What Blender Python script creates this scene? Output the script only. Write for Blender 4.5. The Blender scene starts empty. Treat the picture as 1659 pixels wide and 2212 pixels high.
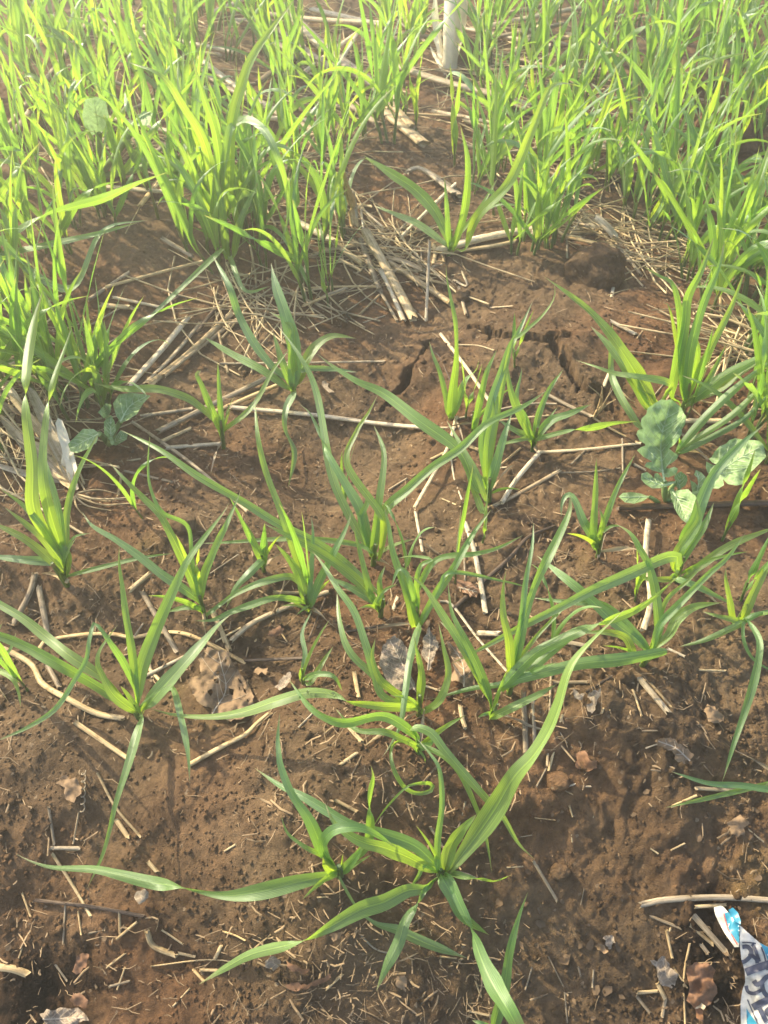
import bpy, bmesh, math, random
import numpy as np
from mathutils import Vector, Matrix, geometry
R = math.radians
random.seed(7)
rng = np.random.default_rng(7)
scn = bpy.context.scene
col = scn.collection

# ------------------------------------------------------------------ camera
CAM_H, PITCH, VFOV = 0.52, R(49), R(63)
cam_d = bpy.data.cameras.new('camera')
cam = bpy.data.objects.new('camera', cam_d); col.objects.link(cam)
cam.location = (0, 0, CAM_H)
cam.rotation_euler = (R(90) - PITCH, 0, 0)
cam_d.sensor_fit = 'VERTICAL'; cam_d.angle = VFOV
cam_d.clip_start = 0.01; cam_d.clip_end = 500
cam_d.dof.use_dof = True; cam_d.dof.focus_distance = 0.62; cam_d.dof.aperture_fstop = 15.0
scn.camera = cam
# ------------------------------------------------------------------ sky, sun, exposure
SUN_AZ, SUN_EL = R(-50), R(33)
world = bpy.data.worlds.new('World'); scn.world = world; world.use_nodes = True
nt = world.node_tree; nt.nodes.clear()
sky = nt.nodes.new('ShaderNodeTexSky'); sky.sky_type = 'NISHITA'; sky.sun_disc = False
sky.sun_elevation = SUN_EL; sky.sun_rotation = SUN_AZ; sky.dust_density = 3.0
bgn = nt.nodes.new('ShaderNodeBackground'); bgn.inputs['Strength'].default_value = 0.15
wo = nt.nodes.new('ShaderNodeOutputWorld')
nt.links.new(sky.outputs[0], bgn.inputs[0]); nt.links.new(bgn.outputs[0], wo.inputs[0])
sun_d = bpy.data.lights.new('sun', 'SUN'); sun_d.energy = 3.8; sun_d.angle = R(0.6); sun_d.color = (1.0, 0.85, 0.57)
sun = bpy.data.objects.new('sun', sun_d); col.objects.link(sun)
SD = Vector((math.sin(SUN_AZ) * math.cos(SUN_EL), math.cos(SUN_AZ) * math.cos(SUN_EL), math.sin(SUN_EL)))
sun.rotation_euler = SD.to_track_quat('Z', 'Y').to_euler(); sun.location = SD * 3
scn.view_settings.view_transform = 'Standard'; scn.view_settings.look = 'None'
scn.view_settings.exposure = 1.42; scn.view_settings.gamma = 1.0
scn.view_settings.use_curve_mapping = False
scn.cycles.use_denoising = True
scn.cycles.max_bounces = 8; scn.cycles.transmission_bounces = 6; scn.cycles.transparent_max_bounces = 8

# ------------------------------------------------------------------ noise and relief
def vnoise(x, y, seed=0):
    xi = np.floor(x).astype(np.int64); yi = np.floor(y).astype(np.int64)
    fx = x - xi; fy = y - yi
    fx = fx * fx * fx * (fx * (fx * 6 - 15) + 10); fy = fy * fy * fy * (fy * (fy * 6 - 15) + 10)
    def h(a, b):
        n = (a * 374761393 + b * 668265263 + seed * 1442695041) & 0x7fffffff
        n = ((n ^ (n >> 13)) * 1274126177) & 0x7fffffff
        n = ((n ^ (n >> 16)) * 2246822519) & 0x7fffffff
        return ((n ^ (n >> 15)) & 0xffff) / 32767.5 - 1.0
    return (h(xi, yi) * (1 - fx) + h(xi + 1, yi) * fx) * (1 - fy) + (h(xi, yi + 1) * (1 - fx) + h(xi + 1, yi + 1) * fx) * fy
def sstep(a, b, x):
    t = np.clip((x - a) / (b - a), 0, 1); return t * t * (3 - 2 * t)

FD = 1106 / math.tan(VFOV / 2)           # focal length in pixels of the 1659 x 2212 view
CP, SP = math.cos(PITCH), math.sin(PITCH)
def ray(X, Y):
    u = (X - 829.5) / FD; v = (Y - 1106) / FD
    return np.array([u, CP - v * SP, -SP - v * CP])       # depth 1 along the optical axis
TO = {1: (0, 0), 2: (829.5, 0), 3: (0, 553), 4: (829.5, 553), 5: (0, 1106), 6: (829.5, 1106), 7: (0, 1659), 8: (829.5, 1659), 0: (0, 0)}
TZ = {k: (a * .54004, b * .54004, w / 1659 * .54004) for k, (a, b, w) in {9: (1250, 700, 800), 10: (1650, 1250, 900), 11: (2500, 3550, 572), 12: (2450, 1550, 622), 13: (700, 2400, 1200), 14: (0, 1300, 1000), 15: (2200, 850, 600)}.items()}
def T2D(t, x, y):
    if t == 0: return (x, y)
    if t > 8: o = TZ[t]; return (o[0] + x * o[2], o[1] + y * o[2])
    o = TO[t]; return (o[0] + x * .5, o[1] + y * .5)
def flat(X, Y, z=0.0):
    r = ray(X, Y); k = (CAM_H - z) / -r[2]
    return np.array([r[0] * k, r[1] * k, z])

def zoompt(ox, oy, w, pts):        # points read in an enlarged crop -> view pixels
    k = w / 1659.0
    return [((ox + a * k) * .54004, (oy + b * k) * .54004) for a, b in pts]
def pairs(s):
    v = [float(q) for q in s.replace(',', ' ').split()]
    return list(zip(v[::2], v[1::2]))
CRACKS = [(zoompt(1650, 1250, 900, pairs('430 160 540 200 580 240 640 280 730 310 790 345 850 325 920 355 990 335 1010 390 1060 440 1130 490 1165 530 1190 600 1225 650 1300 635 1380 655')), .0056, .034),
          ([T2D(4, a, b) for a, b in pairs('185 380 150 445 125 480 100 520 62 575 25 605 -15 640')], .0040, .028),
          (zoompt(1650, 1250, 900, pairs('990 335 1020 318 1080 312 1140 330')), .0022, .010),
          (zoompt(1650, 1250, 900, pairs('1380 655 1440 700 1475 735 1500 790')), .0030, .012)]
CRK = []
for pl, w, d in CRACKS:
    P = [flat(*p)[:2] for p in pl]
    CRK.append((np.array(P), w, d))
def segdist(x, y, P):
    best = np.full(x.shape, 9.0); side = np.zeros(x.shape); par = np.zeros(x.shape)
    n = len(P) - 1
    for i in range(n):
        a, b = P[i], P[i + 1]; d = b - a; L = d @ d
        t = np.clip(((x - a[0]) * d[0] + (y - a[1]) * d[1]) / L, 0, 1)
        px = x - (a[0] + t * d[0]); py = y - (a[1] + t * d[1])
        q = np.sqrt(px * px + py * py); m = q < best
        side = np.where(m, np.sign(d[0] * py - d[1] * px), side); par = np.where(m, (i + t) / n, par)
        best = np.where(m, q, best)
    return best, side, par
# mounds and hollows: (view px, py, radius m, height m, edge hardness)
MOUNDS = [(1000, 470, .085, .022, 2), (1160, 640, .12, .016, 2), (1330, 760, .10, .014, 2), (1000, 800, .10, .012, 2),
          (860, 640, .10, -.018, 2), (780, 1060, .10, -.008, 2), (150, 1190, .07, .016, 3), (120, 1330, .08, -.014, 2),
          (640, 1660, .075, .016, 2), (800, 1690, .06, .010, 2), (560, 1400, .05, -.008, 2), (1250, 1330, .09, .010, 2),
          (1480, 1620, .07, .012, 2), (1300, 1750, .08, -.008, 2), (420, 1130, .06, .012, 3), (640, 1000, .09, -.008, 2),
          (1560, 300, .13, .03, 2), (830, 370, .10, .02, 2), (500, 660, .09, -.012, 2), (370, 780, .08, -.008, 2),
          (1440, 980, .09, -.010, 2), (1150, 1950, .07, -.008, 2), (1480, 2100, .06, -.012, 2), (250, 2100, .07, -.010, 2),
          (690, 1960, .04, .008, 2), (1180, 330, .1, -.02, 2), (900, 1200, .06, .008, 2), (1450, 1560, .035, .008, 3)]
MOUNDS = [(flat(a, b)[0], flat(a, b)[1], r, h, e) for a, b, r, h, e in MOUNDS]
def relief(x, y, detail=True):
    x = np.asarray(x, float); y = np.asarray(y, float)
    z = .012 * vnoise(x * 3.1 + 5, y * 3.1, 1) + .008 * vnoise(x * 8, y * 8 + 3, 2)
    z = z - .40 * (np.sqrt((np.clip(.225 - y, -2, 1)) ** 2 + .0009) + (.225 - y)) * .5 * (y > -1.0)
    for mx, my, r, h, e in MOUNDS:
        d = ((x - mx) ** 2 + (y - my) ** 2) / (r * r)
        z = z + h * np.exp(-d ** (e / 2.0))
    wx = x + .006 * vnoise(x * 30, y * 30, 11); wy = y + .006 * vnoise(x * 30, y * 30, 12)
    z = z + .0046 * vnoise(wx * 22, wy * 22, 3) + .0030 * vnoise(wx * 48, wy * 48, 4)
    rough = .45 + .55 * sstep(-.3, .4, vnoise(x * 9 + 7, y * 9, 21))
    if detail:
        n5 = vnoise(wx * 105, wy * 105, 5)
        z = z + rough * (.0020 * n5 + .0014 * vnoise(wx * 190, wy * 190, 6) + .0010 * vnoise(wx * 330, wy * 330, 7) + .0006 * vnoise(wx * 610, wy * 610, 8))
    jx = x + .004 * vnoise(x * 110, y * 110, 31) + .0016 * vnoise(x * 300, y * 300, 33); jy = y + .004 * vnoise(x * 110, y * 110, 32) + .0016 * vnoise(x * 300, y * 300, 34)
    for P, w, d in CRK:
        q, s, t = segdist(jx, jy, P)
        ww = w * (.5 + .5 * np.sin(np.clip(t, .04, .96) * math.pi)) * (.9 + .35 * vnoise(x * 60, y * 60, 40))
        z = z - d * (1 - sstep(ww * .45, ww * 1.15, q)) + .0025 * np.exp(-(q / .012) ** 2) * (s > 0)
    return z
_gx = np.arange(-1.8, 1.8, .004); _gy = np.arange(-.4, 2.9, .004)
_G = relief(np.repeat(_gx[None, :], len(_gy), 0), np.repeat(_gy[:, None], len(_gx), 1), False)
def gz(x, y):
    a = min(max((x + 1.8) / .004, 0), len(_gx) - 1.01); b = min(max((y + .4) / .004, 0), len(_gy) - 1.01)
    i, j = int(a), int(b); a -= i; b -= j
    return float((_G[j, i] * (1 - a) + _G[j, i + 1] * a) * (1 - b) + (_G[j + 1, i] * (1 - a) + _G[j + 1, i + 1] * a) * b)
def onground(X, Y, h=0.0):
    """point seen at view pixel X,Y that stands h above the soil"""
    r = ray(X, Y); z = h
    for _ in range(6):
        k = (CAM_H - z) / -r[2]; p = r * k
        z = .5 * z + .5 * (gz(p[0], p[1]) + h)
    k = (CAM_H - z) / -r[2]
    return np.array([r[0] * k, r[1] * k, z])

# ------------------------------------------------------------------ material helpers
def M(name):
    m = bpy.data.materials.new(name); m.use_nodes = True
    m.node_tree.nodes.clear(); return m, m.node_tree
def N(t, kind, **kw):
    n = t.nodes.new(kind)
    for k, v in kw.items():
        if k in n.inputs: n.inputs[k].default_value = v
        else: setattr(n, k, v)
    return n
def lk(t, a, b): t.links.new(a, b)
def ramp(t, fac, stops):
    n = t.nodes.new('ShaderNodeValToRGB'); e = n.color_ramp.elements
    while len(e) < len(stops): e.new(.5)
    for q, (p, c) in zip(e, stops): q.position = p; q.color = (*c, 1) if len(c) == 3 else c
    lk(t, fac, n.inputs[0]); return n
def noise(t, vec, scale, detail=4, rough=.6):
    n = N(t, 'ShaderNodeTexNoise'); n.inputs['Scale'].default_value = scale; n.inputs['Detail'].default_value = detail; n.inputs['Roughness'].default_value = rough
    if vec: lk(t, vec, n.inputs['Vector'])
    return n
def mixc(t, f, a, b, mode='MIX'):
    n = N(t, 'ShaderNodeMix'); n.data_type = 'RGBA'; n.blend_type = mode
    for s, v in ((n.inputs[0], f), (n.inputs[6], a), (n.inputs[7], b)):
        if hasattr(v, 'is_linked'): lk(t, v, s)
        elif isinstance(v, (int, float)): s.default_value = v
        else: s.default_value = (*v, 1)
    return n.outputs[2]

def soil_material(name, crumb=False):
    m, t = M(name); out = N(t, 'ShaderNodeOutputMaterial'); bs = N(t, 'ShaderNodeBsdfPrincipled')
    tc = N(t, 'ShaderNodeTexCoord'); v = tc.outputs['Object'] if not crumb else N(t, 'ShaderNodeNewGeometry').outputs['Position']
    a = noise(t, v, 14, 5, .65); b = noise(t, v, 120, 5, .7); c = noise(t, v, 5, 3, .5)
    r1 = ramp(t, a.outputs[0], [(.32, (.112, .075, .044)), (.5, (.178, .118, .066)), (.68, (.240, .165, .094))])
    r2 = ramp(t, b.outputs[0], [(.3, (.58, .54, .50)), (.52, (1, 1, 1)), (.72, (1.40, 1.34, 1.22))])
    x = mixc(t, 1.0, r1.outputs[0], r2.outputs[0], 'MULTIPLY')
    red = ramp(t, c.outputs[0], [(.45, (0, 0, 0)), (.62, (1, 1, 1))])
    x = mixc(t, red.outputs[0], x, mixc(t, 1.0, x, (1.08, .88, .78), 'MULTIPLY'))
    g = noise(t, v, 9, 4, .6); gm = ramp(t, g.outputs[0], [(.60, (0, 0, 0)), (.72, (.65, .65, .65))])
    x = mixc(t, gm.outputs[0], x, mixc(t, 1.0, x, (.85, 1.02, .62), 'MULTIPLY'))     # thin algae film
    vo = N(t, 'ShaderNodeTexVoronoi'); vo.inputs['Scale'].default_value = 520; lk(t, v, vo.inputs['Vector'])
    sp = ramp(t, vo.outputs['Color'], [(.90, (0, 0, 0)), (.95, (1, 1, 1))])
    x = mixc(t, sp.outputs[0], x, mixc(t, .5, x, (.46, .36, .24)))
    for (X, Y, r) in ((140, 2130, .034), (60, 2160, .03), (1540, 2010, .035), (1535, 2120, .03), (1010, 1345, .016), (1340, 395, .05)):   # burnt stubble ash
        p = onground(X, Y); d = N(t, 'ShaderNodeVectorMath', operation='DISTANCE'); lk(t, v, d.inputs[0]); d.inputs[1].default_value = tuple(p)
        dd = N(t, 'ShaderNodeMath', operation='DIVIDE'); lk(t, d.outputs['Value'], dd.inputs[0]); dd.inputs[1].default_value = r * 2.2
        wn = noise(t, v, 70, 5, .7); sm = N(t, 'ShaderNodeMath', operation='MULTIPLY_ADD'); lk(t, wn.outputs[0], sm.inputs[0]); sm.inputs[1].default_value = .8; lk(t, dd.outputs[0], sm.inputs[2])
        mk = ramp(t, sm.outputs[0], [(.58, (1, 1, 1)), (.80, (0, 0, 0))]); x = mixc(t, mk.outputs[0], x, mixc(t, 1.0, x, (.20, .21, .24), 'MULTIPLY'))
    lk(t, x, bs.inputs['Base Color']); bs.inputs['Roughness'].default_value = .92; bs.inputs['Specular IOR Level'].default_value = .2
    h1 = noise(t, v, 520, 5, .75); h2 = noise(t, v, 1700, 3, .6)
    ad = N(t, 'ShaderNodeMath', operation='MULTIPLY_ADD'); lk(t, h1.outputs[0], ad.inputs[0]); ad.inputs[1].default_value = 2.4; lk(t, h2.outputs[0], ad.inputs[2])
    bp = N(t, 'ShaderNodeBump'); bp.inputs['Strength'].default_value = 1.0; bp.inputs['Distance'].default_value = .0016
    lk(t, ad.outputs[0], bp.inputs['Height']); lk(t, bp.outputs[0], bs.inputs['Normal'])
    lk(t, bs.outputs[0], out.inputs[0]); return m

def leaf_material(name, refl, trans, tf=.5, yellow=.0, rough=.42, coat=.10):
    m, t = M(name); out = N(t, 'ShaderNodeOutputMaterial')
    uv = N(t, 'ShaderNodeUVMap'); sep = N(t, 'ShaderNodeSeparateXYZ'); lk(t, uv.outputs[0], sep.inputs[0])
    oi = N(t, 'ShaderNodeObjectInfo')
    # parallel veins across the blade
    mu = N(t, 'ShaderNodeMath', operation='MULTIPLY'); lk(t, sep.outputs[0], mu.inputs[0]); mu.inputs[1].default_value = 75.0
    si = N(t, 'ShaderNodeMath', operation='SINE'); lk(t, mu.outputs[0], si.inputs[0])
    cb = N(t, 'ShaderNodeCombineXYZ'); sx = N(t, 'ShaderNodeMath', operation='MULTIPLY'); lk(t, sep.outputs[0], sx.inputs[0]); sx.inputs[1].default_value = 9
    sy = N(t, 'ShaderNodeMath', operation='MULTIPLY'); lk(t, sep.outputs[1], sy.inputs[0]); sy.inputs[1].default_value = 4
    ob = N(t, 'ShaderNodeMath', operation='MULTIPLY'); lk(t, oi.outputs['Random'], ob.inputs[0]); ob.inputs[1].default_value = 60
    lk(t, sx.outputs[0], cb.inputs[0]); lk(t, sy.outputs[0], cb.inputs[1]); lk(t, ob.outputs[0], cb.inputs[2])
    st = noise(t, cb.outputs[0], 1.0, 4, .65)
    va = ramp(t, st.outputs[0], [(.3, (.74, .78, .72)), (.55, (1, 1, 1)), (.75, (1.22, 1.16, 1.05))])
    vn = ramp(t, si.outputs[0], [(.0, (.80, .84, .80)), (1.0, (1.12, 1.09, 1.0))])
    rv = ramp(t, oi.outputs['Random'], [(0, (.82, .90, .95)), (.5, (1, 1, 1)), (1, (1.22, 1.06, .85))])
    md = N(t, 'ShaderNodeMath', operation='SUBTRACT'); lk(t, sep.outputs[0], md.inputs[0]); md.inputs[1].default_value = .5
    ma = N(t, 'ShaderNodeMath', operation='ABSOLUTE'); lk(t, md.outputs[0], ma.inputs[0])
    rib = ramp(t, ma.outputs[0], [(.0, (1.45, 1.35, 1.3)), (.035, (1.3, 1.25, 1.2)), (.06, (.80, .84, .8)), (.14, (1, 1, 1))])
    vn2 = mixc(t, 1.0, vn.outputs[0], rib.outputs[0], 'MULTIPLY')
    f = mixc(t, 1.0, mixc(t, 1.0, va.outputs[0], vn2, 'MULTIPLY'), rv.outputs[0], 'MULTIPLY')
    # yellowing along the last tenth of the blade and at the collar
    tip = ramp(t, sep.outputs[1], [(.0, (1, 1, 1)), (.07, (.15, .15, .15)), (.12, (0, 0, 0)), (.90, (0, 0, 0)), (1.0, (.95, .95, .95))])
    cr = mixc(t, 1.0, f, refl, 'MULTIPLY'); ct = mixc(t, 1.0, f, trans, 'MULTIPLY')
    cr = mixc(t, tip.outputs[0], cr, (.30, .27, .11)); ct = mixc(t, tip.outputs[0], ct, (.42, .38, .10))
    # small pale flecks
    wn = noise(t, cb.outputs[0], 14, 2, .5); fl = ramp(t, wn.outputs[0], [(.72, (0, 0, 0)), (.76, (.55, .55, .55))])
    cr = mixc(t, fl.outputs[0], cr, (.33, .34, .14))
    di = N(t, 'ShaderNodeBsdfDiffuse'); lk(t, cr, di.inputs[0]); tr = N(t, 'ShaderNodeBsdfTranslucent'); lk(t, ct, tr.inputs[0])
    mx = N(t, 'ShaderNodeMixShader'); mx.inputs[0].default_value = tf; lk(t, di.outputs[0], mx.inputs[1]); lk(t, tr.outputs[0], mx.inputs[2])
    gl = N(t, 'ShaderNodeBsdfGlossy'); gl.inputs['Roughness'].default_value = rough; gl.inputs[0].default_value = (.86, .95, .95, 1)
    fr = N(t, 'ShaderNodeLayerWeight'); fr.inputs[0].default_value = .5
    fp = N(t, 'ShaderNodeMath', operation='POWER'); lk(t, fr.outputs['Facing'], fp.inputs[0]); fp.inputs[1].default_value = 3.5
    fm = N(t, 'ShaderNodeMath', operation='MULTIPLY_ADD'); lk(t, fp.outputs[0], fm.inputs[0]); fm.inputs[1].default_value = .34; fm.inputs[2].default_value = .03 + coat * .2
    m2 = N(t, 'ShaderNodeMixShader'); lk(t, fm.outputs[0], m2.inputs[0]); lk(t, mx.outputs[0], m2.inputs[1]); lk(t, gl.outputs[0], m2.inputs[2])
    bp = N(t, 'ShaderNodeBump'); bp.inputs['Strength'].default_value = .35; bp.inputs['Distance'].default_value = .0004; lk(t, si.outputs[0], bp.inputs['Height'])
    for b in (di, gl, fr): lk(t, bp.outputs[0], b.inputs['Normal'])
    lk(t, m2.outputs[0], out.inputs[0]); return m

def straw_material(name, c1, c2, trans=.12):
    m, t = M(name); out = N(t, 'ShaderNodeOutputMaterial'); bs = N(t, 'ShaderNodeBsdfPrincipled')
    uv = N(t, 'ShaderNodeUVMap'); mp = N(t, 'ShaderNodeMapping'); mp.inputs['Scale'].default_value = (14, 1.6, 1)
    oi = N(t, 'ShaderNodeObjectInfo'); lk(t, uv.outputs[0], mp.inputs['Vector'])
    cx = N(t, 'ShaderNodeCombineXYZ'); ml = N(t, 'ShaderNodeMath', operation='MULTIPLY'); lk(t, oi.outputs['Random'], ml.inputs[0]); ml.inputs[1].default_value = 50
    lk(t, ml.outputs[0], cx.inputs[0]); lk(t, ml.outputs[0], cx.inputs[1]); lk(t, cx.outputs[0], mp.inputs['Location'])
    a = noise(t, mp.outputs[0], 1.0, 5, .65)
    r1 = ramp(t, a.outputs[0], [(.28, tuple(.45 * q for q in c2)), (.42, c2), (.62, c1)])
    geo = N(t, 'ShaderNodeNewGeometry'); b = noise(t, geo.outputs['Position'], 160, 4, .7)
    r2 = ramp(t, b.outputs[0], [(.28, (.42, .36, .28)), (.5, (1, 1, 1))])
    x = mixc(t, .8, r1.outputs[0], r2.outputs[0], 'MULTIPLY')
    rv = ramp(t, oi.outputs['Random'], [(0, (.62, .58, .52)), (.5, (1, 1, 1)), (1, (1.12, 1.02, .86))])
    x = mixc(t, 1.0, x, rv.outputs[0], 'MULTIPLY')
    lk(t, x, bs.inputs['Base Color']); bs.inputs['Roughness'].default_value = .55; bs.inputs['Specular IOR Level'].default_value = .4
    bp = N(t, 'ShaderNodeBump'); bp.inputs['Strength'].default_value = .7; bp.inputs['Distance'].default_value = .0006; lk(t, a.outputs[0], bp.inputs['Height']); lk(t, bp.outputs[0], bs.inputs['Normal'])
    tr = N(t, 'ShaderNodeBsdfTranslucent'); lk(t, x, tr.inputs[0]); mx = N(t, 'ShaderNodeMixShader'); mx.inputs[0].default_value = trans
    lk(t, bs.outputs[0], mx.inputs[1]); lk(t, tr.outputs[0], mx.inputs[2]); lk(t, mx.outputs[0], out.inputs[0]); return m

def plain_material(name, c, rough=.5, trans=0.0, var=.25, scale=120, bump=.3, spec=.4):
    m, t = M(name); out = N(t, 'ShaderNodeOutputMaterial'); bs = N(t, 'ShaderNodeBsdfPrincipled')
    geo = N(t, 'ShaderNodeNewGeometry'); a = noise(t, geo.outputs['Position'], scale, 5, .65)
    r = ramp(t, a.outputs[0], [(.3, (1 - var * 1.6,) * 3), (.5, (1, 1, 1)), (.7, (1 + var,) * 3)])
    x = mixc(t, 1.0, c, r.outputs[0], 'MULTIPLY'); lk(t, x, bs.inputs['Base Color'])
    bs.inputs['Roughness'].default_value = rough; bs.inputs['Specular IOR Level'].default_value = spec
    bp = N(t, 'ShaderNodeBump'); bp.inputs['Strength'].default_value = bump; bp.inputs['Distance'].default_value = .0008; lk(t, a.outputs[0], bp.inputs['Height']); lk(t, bp.outputs[0], bs.inputs['Normal'])
    last = bs
    if trans:
        tr = N(t, 'ShaderNodeBsdfTranslucent'); lk(t, x, tr.inputs[0]); mx = N(t, 'ShaderNodeMixShader'); mx.inputs[0].default_value = trans
        lk(t, bs.outputs[0], mx.inputs[1]); lk(t, tr.outputs[0], mx.inputs[2]); last = mx
    lk(t, last.outputs[0], out.inputs[0]); return m

MAT = {}
MAT['soil'] = soil_material('red_brown_soil')
MAT['crumb'] = soil_material('soil_crumb', True)
MAT['leaf'] = leaf_material('wheat_leaf', (.175, .320, .078), (.46, .74, .065), .50)
MAT['leaf_blue'] = leaf_material('wheat_leaf_bluish', (.175, .315, .090), (.44, .72, .070), .46, coat=.2)  # shadow-side, sky-reflecting tone put into the blade colour
MAT['leaf_bright'] = leaf_material('wheat_leaf_bright', (.155, .280, .062), (.50, .76, .055), .54)  # backlit glow put into the blade colour, yellower and more see-through
MAT['stem'] = leaf_material('wheat_sheath', (.11, .19, .05), (.40, .50, .06), .35)
MAT['straw'] = straw_material('pale_straw', (.64, .51, .30), (.45, .33, .17))
MAT['straw_grey'] = straw_material('weathered_straw', (.46, .385, .27), (.28, .22, .145))
MAT['straw_white'] = straw_material('bleached_straw', (.80, .72, .57), (.60, .50, .34), .22)
MAT['twig'] = straw_material('dark_twig', (.13, .085, .05), (.06, .04, .027), 0)
MAT['dead'] = plain_material('dead_leaf', (.27, .185, .11), .8, .18, .35, 130, .5, .15)
MAT['dead_grey'] = plain_material('pale_dead_leaf', (.25, .20, .15), .85, .15, .22, 150, .4, .1)
MAT['dead_red'] = plain_material('rusty_dead_leaf', (.20, .105, .055), .7, .12, .4, 130, .5)
MAT['dead_vein'] = plain_material('dead_leaf_vein', (.40, .33, .25), .7, 0, .1)
MAT['radish'] = plain_material('radish_leaf', (.27, .42, .17), .6, .38, .10, 190, .55)
MAT['radish_vein'] = plain_material('radish_vein', (.50, .62, .36), .5, .2, .08)
MAT['petiole'] = plain_material('radish_petiole', (.26, .38, .14), .5, .25, .1)
MAT['white'] = plain_material('packet_white', (.56, .54, .47), .28, .05, .22, 170, .15, .5)
MAT['blue'] = plain_material('packet_blue', (.03, .22, .33), .28, 0, .10, 90, .15, .5)
MAT['red'] = plain_material('packet_red', (.50, .10, .09), .3, 0, .1)
MAT['ink'] = plain_material('packet_ink', (.060, .066, .095), .35, 0, .15)
def net_veins(m, base, line, scale):
    t = m.node_tree; bs = next(n for n in t.nodes if n.type == 'BSDF_PRINCIPLED'); src = bs.inputs['Base Color'].links[0].from_socket
    geo = N(t, 'ShaderNodeNewGeometry'); vo = N(t, 'ShaderNodeTexVoronoi', feature='DISTANCE_TO_EDGE'); vo.inputs['Scale'].default_value = scale; lk(t, geo.outputs['Position'], vo.inputs['Vector'])
    r = ramp(t, vo.outputs['Distance'], [(.0, (1, 1, 1)), (.10, (0, 0, 0))]); lk(t, mixc(t, r.outputs[0], src, line), bs.inputs['Base Color'])
net_veins(MAT['dead_grey'], None, (.40, .33, .25), 260); net_veins(MAT['radish'], None, (.40, .54, .28), 150)
MAT['husk'] = plain_material('bleached_husk', (.82, .76, .62), .6, .30, .10, 90, .4)
MAT['char'] = plain_material('charred_litter', (.022, .02, .018), .8, 0, .4)
MAT['pebble'] = plain_material('pale_pebble', (.42, .36, .28), .8, 0, .25)
def glass():
    m, t = M('dew_water'); out = N(t, 'ShaderNodeOutputMaterial'); g = N(t, 'ShaderNodeBsdfPrincipled')
    g.inputs['Transmission Weight'].default_value = 1; g.inputs['Roughness'].default_value = .02; g.inputs['IOR'].default_value = 1.33
    lk(t, g.outputs[0], out.inputs[0]); return m
MAT['dew'] = glass()

# ------------------------------------------------------------------ object helpers
def mesh(name, V, F, uv=None, smooth=True):
    me = bpy.data.meshes.new(name); me.from_pydata([tuple(map(float, v)) for v in V], [], F)
    if uv is not None:
        l = me.uv_layers.new(name='UVMap'); idx = np.empty(len(me.loops), np.int32); me.loops.foreach_get('vertex_index', idx)
        l.data.foreach_set('uv', np.asarray(uv, np.float32)[idx].ravel())
    if smooth: me.polygons.foreach_set('use_smooth', [True] * len(me.polygons))
    return me
def link(name, data, mat=None, parent=None):
    o = bpy.data.objects.new(name, data); col.objects.link(o)
    if data and mat:
        if not data.materials: data.materials.append(MAT[mat])
    if parent: o.parent = parent
    return o
def tag(o, label, cat, group=None):
    o['label'] = label; o['category'] = cat
    if group: o['group'] = group
    return o
def empty(name, loc):
    o = bpy.data.objects.new(name, None); col.objects.link(o); o.location = loc; o.empty_display_size = .01; return o
def resample(P, n):
    P = np.asarray(P, float)
    if len(P) == 2: P = np.array([P[0], (P[0] * 2 + P[1]) / 3, (P[0] + P[1] * 2) / 3, P[1]])
    Q = np.vstack([2 * P[0] - P[1], P, 2 * P[-1] - P[-2]]); out = []
    for i in range(len(P) - 1):
        a, b, c, d = Q[i], Q[i + 1], Q[i + 2], Q[i + 3]
        for t in np.linspace(0, 1, 12, endpoint=False):
            out.append(.5 * ((2 * b) + (c - a) * t + (2 * a - 5 * b + 4 * c - d) * t * t + (3 * b - a - 3 * c + d) * t ** 3))
    out.append(P[-1]); out = np.array(out)
    s = np.r_[0, np.cumsum(np.linalg.norm(np.diff(out, axis=0), axis=1))]
    q = np.linspace(0, s[-1], n + 1)
    return np.stack([np.interp(q, s, out[:, k]) for k in range(out.shape[1])], 1), s[-1]
def unit(v): return v / (np.linalg.norm(v, axis=-1, keepdims=True) + 1e-12)

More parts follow.
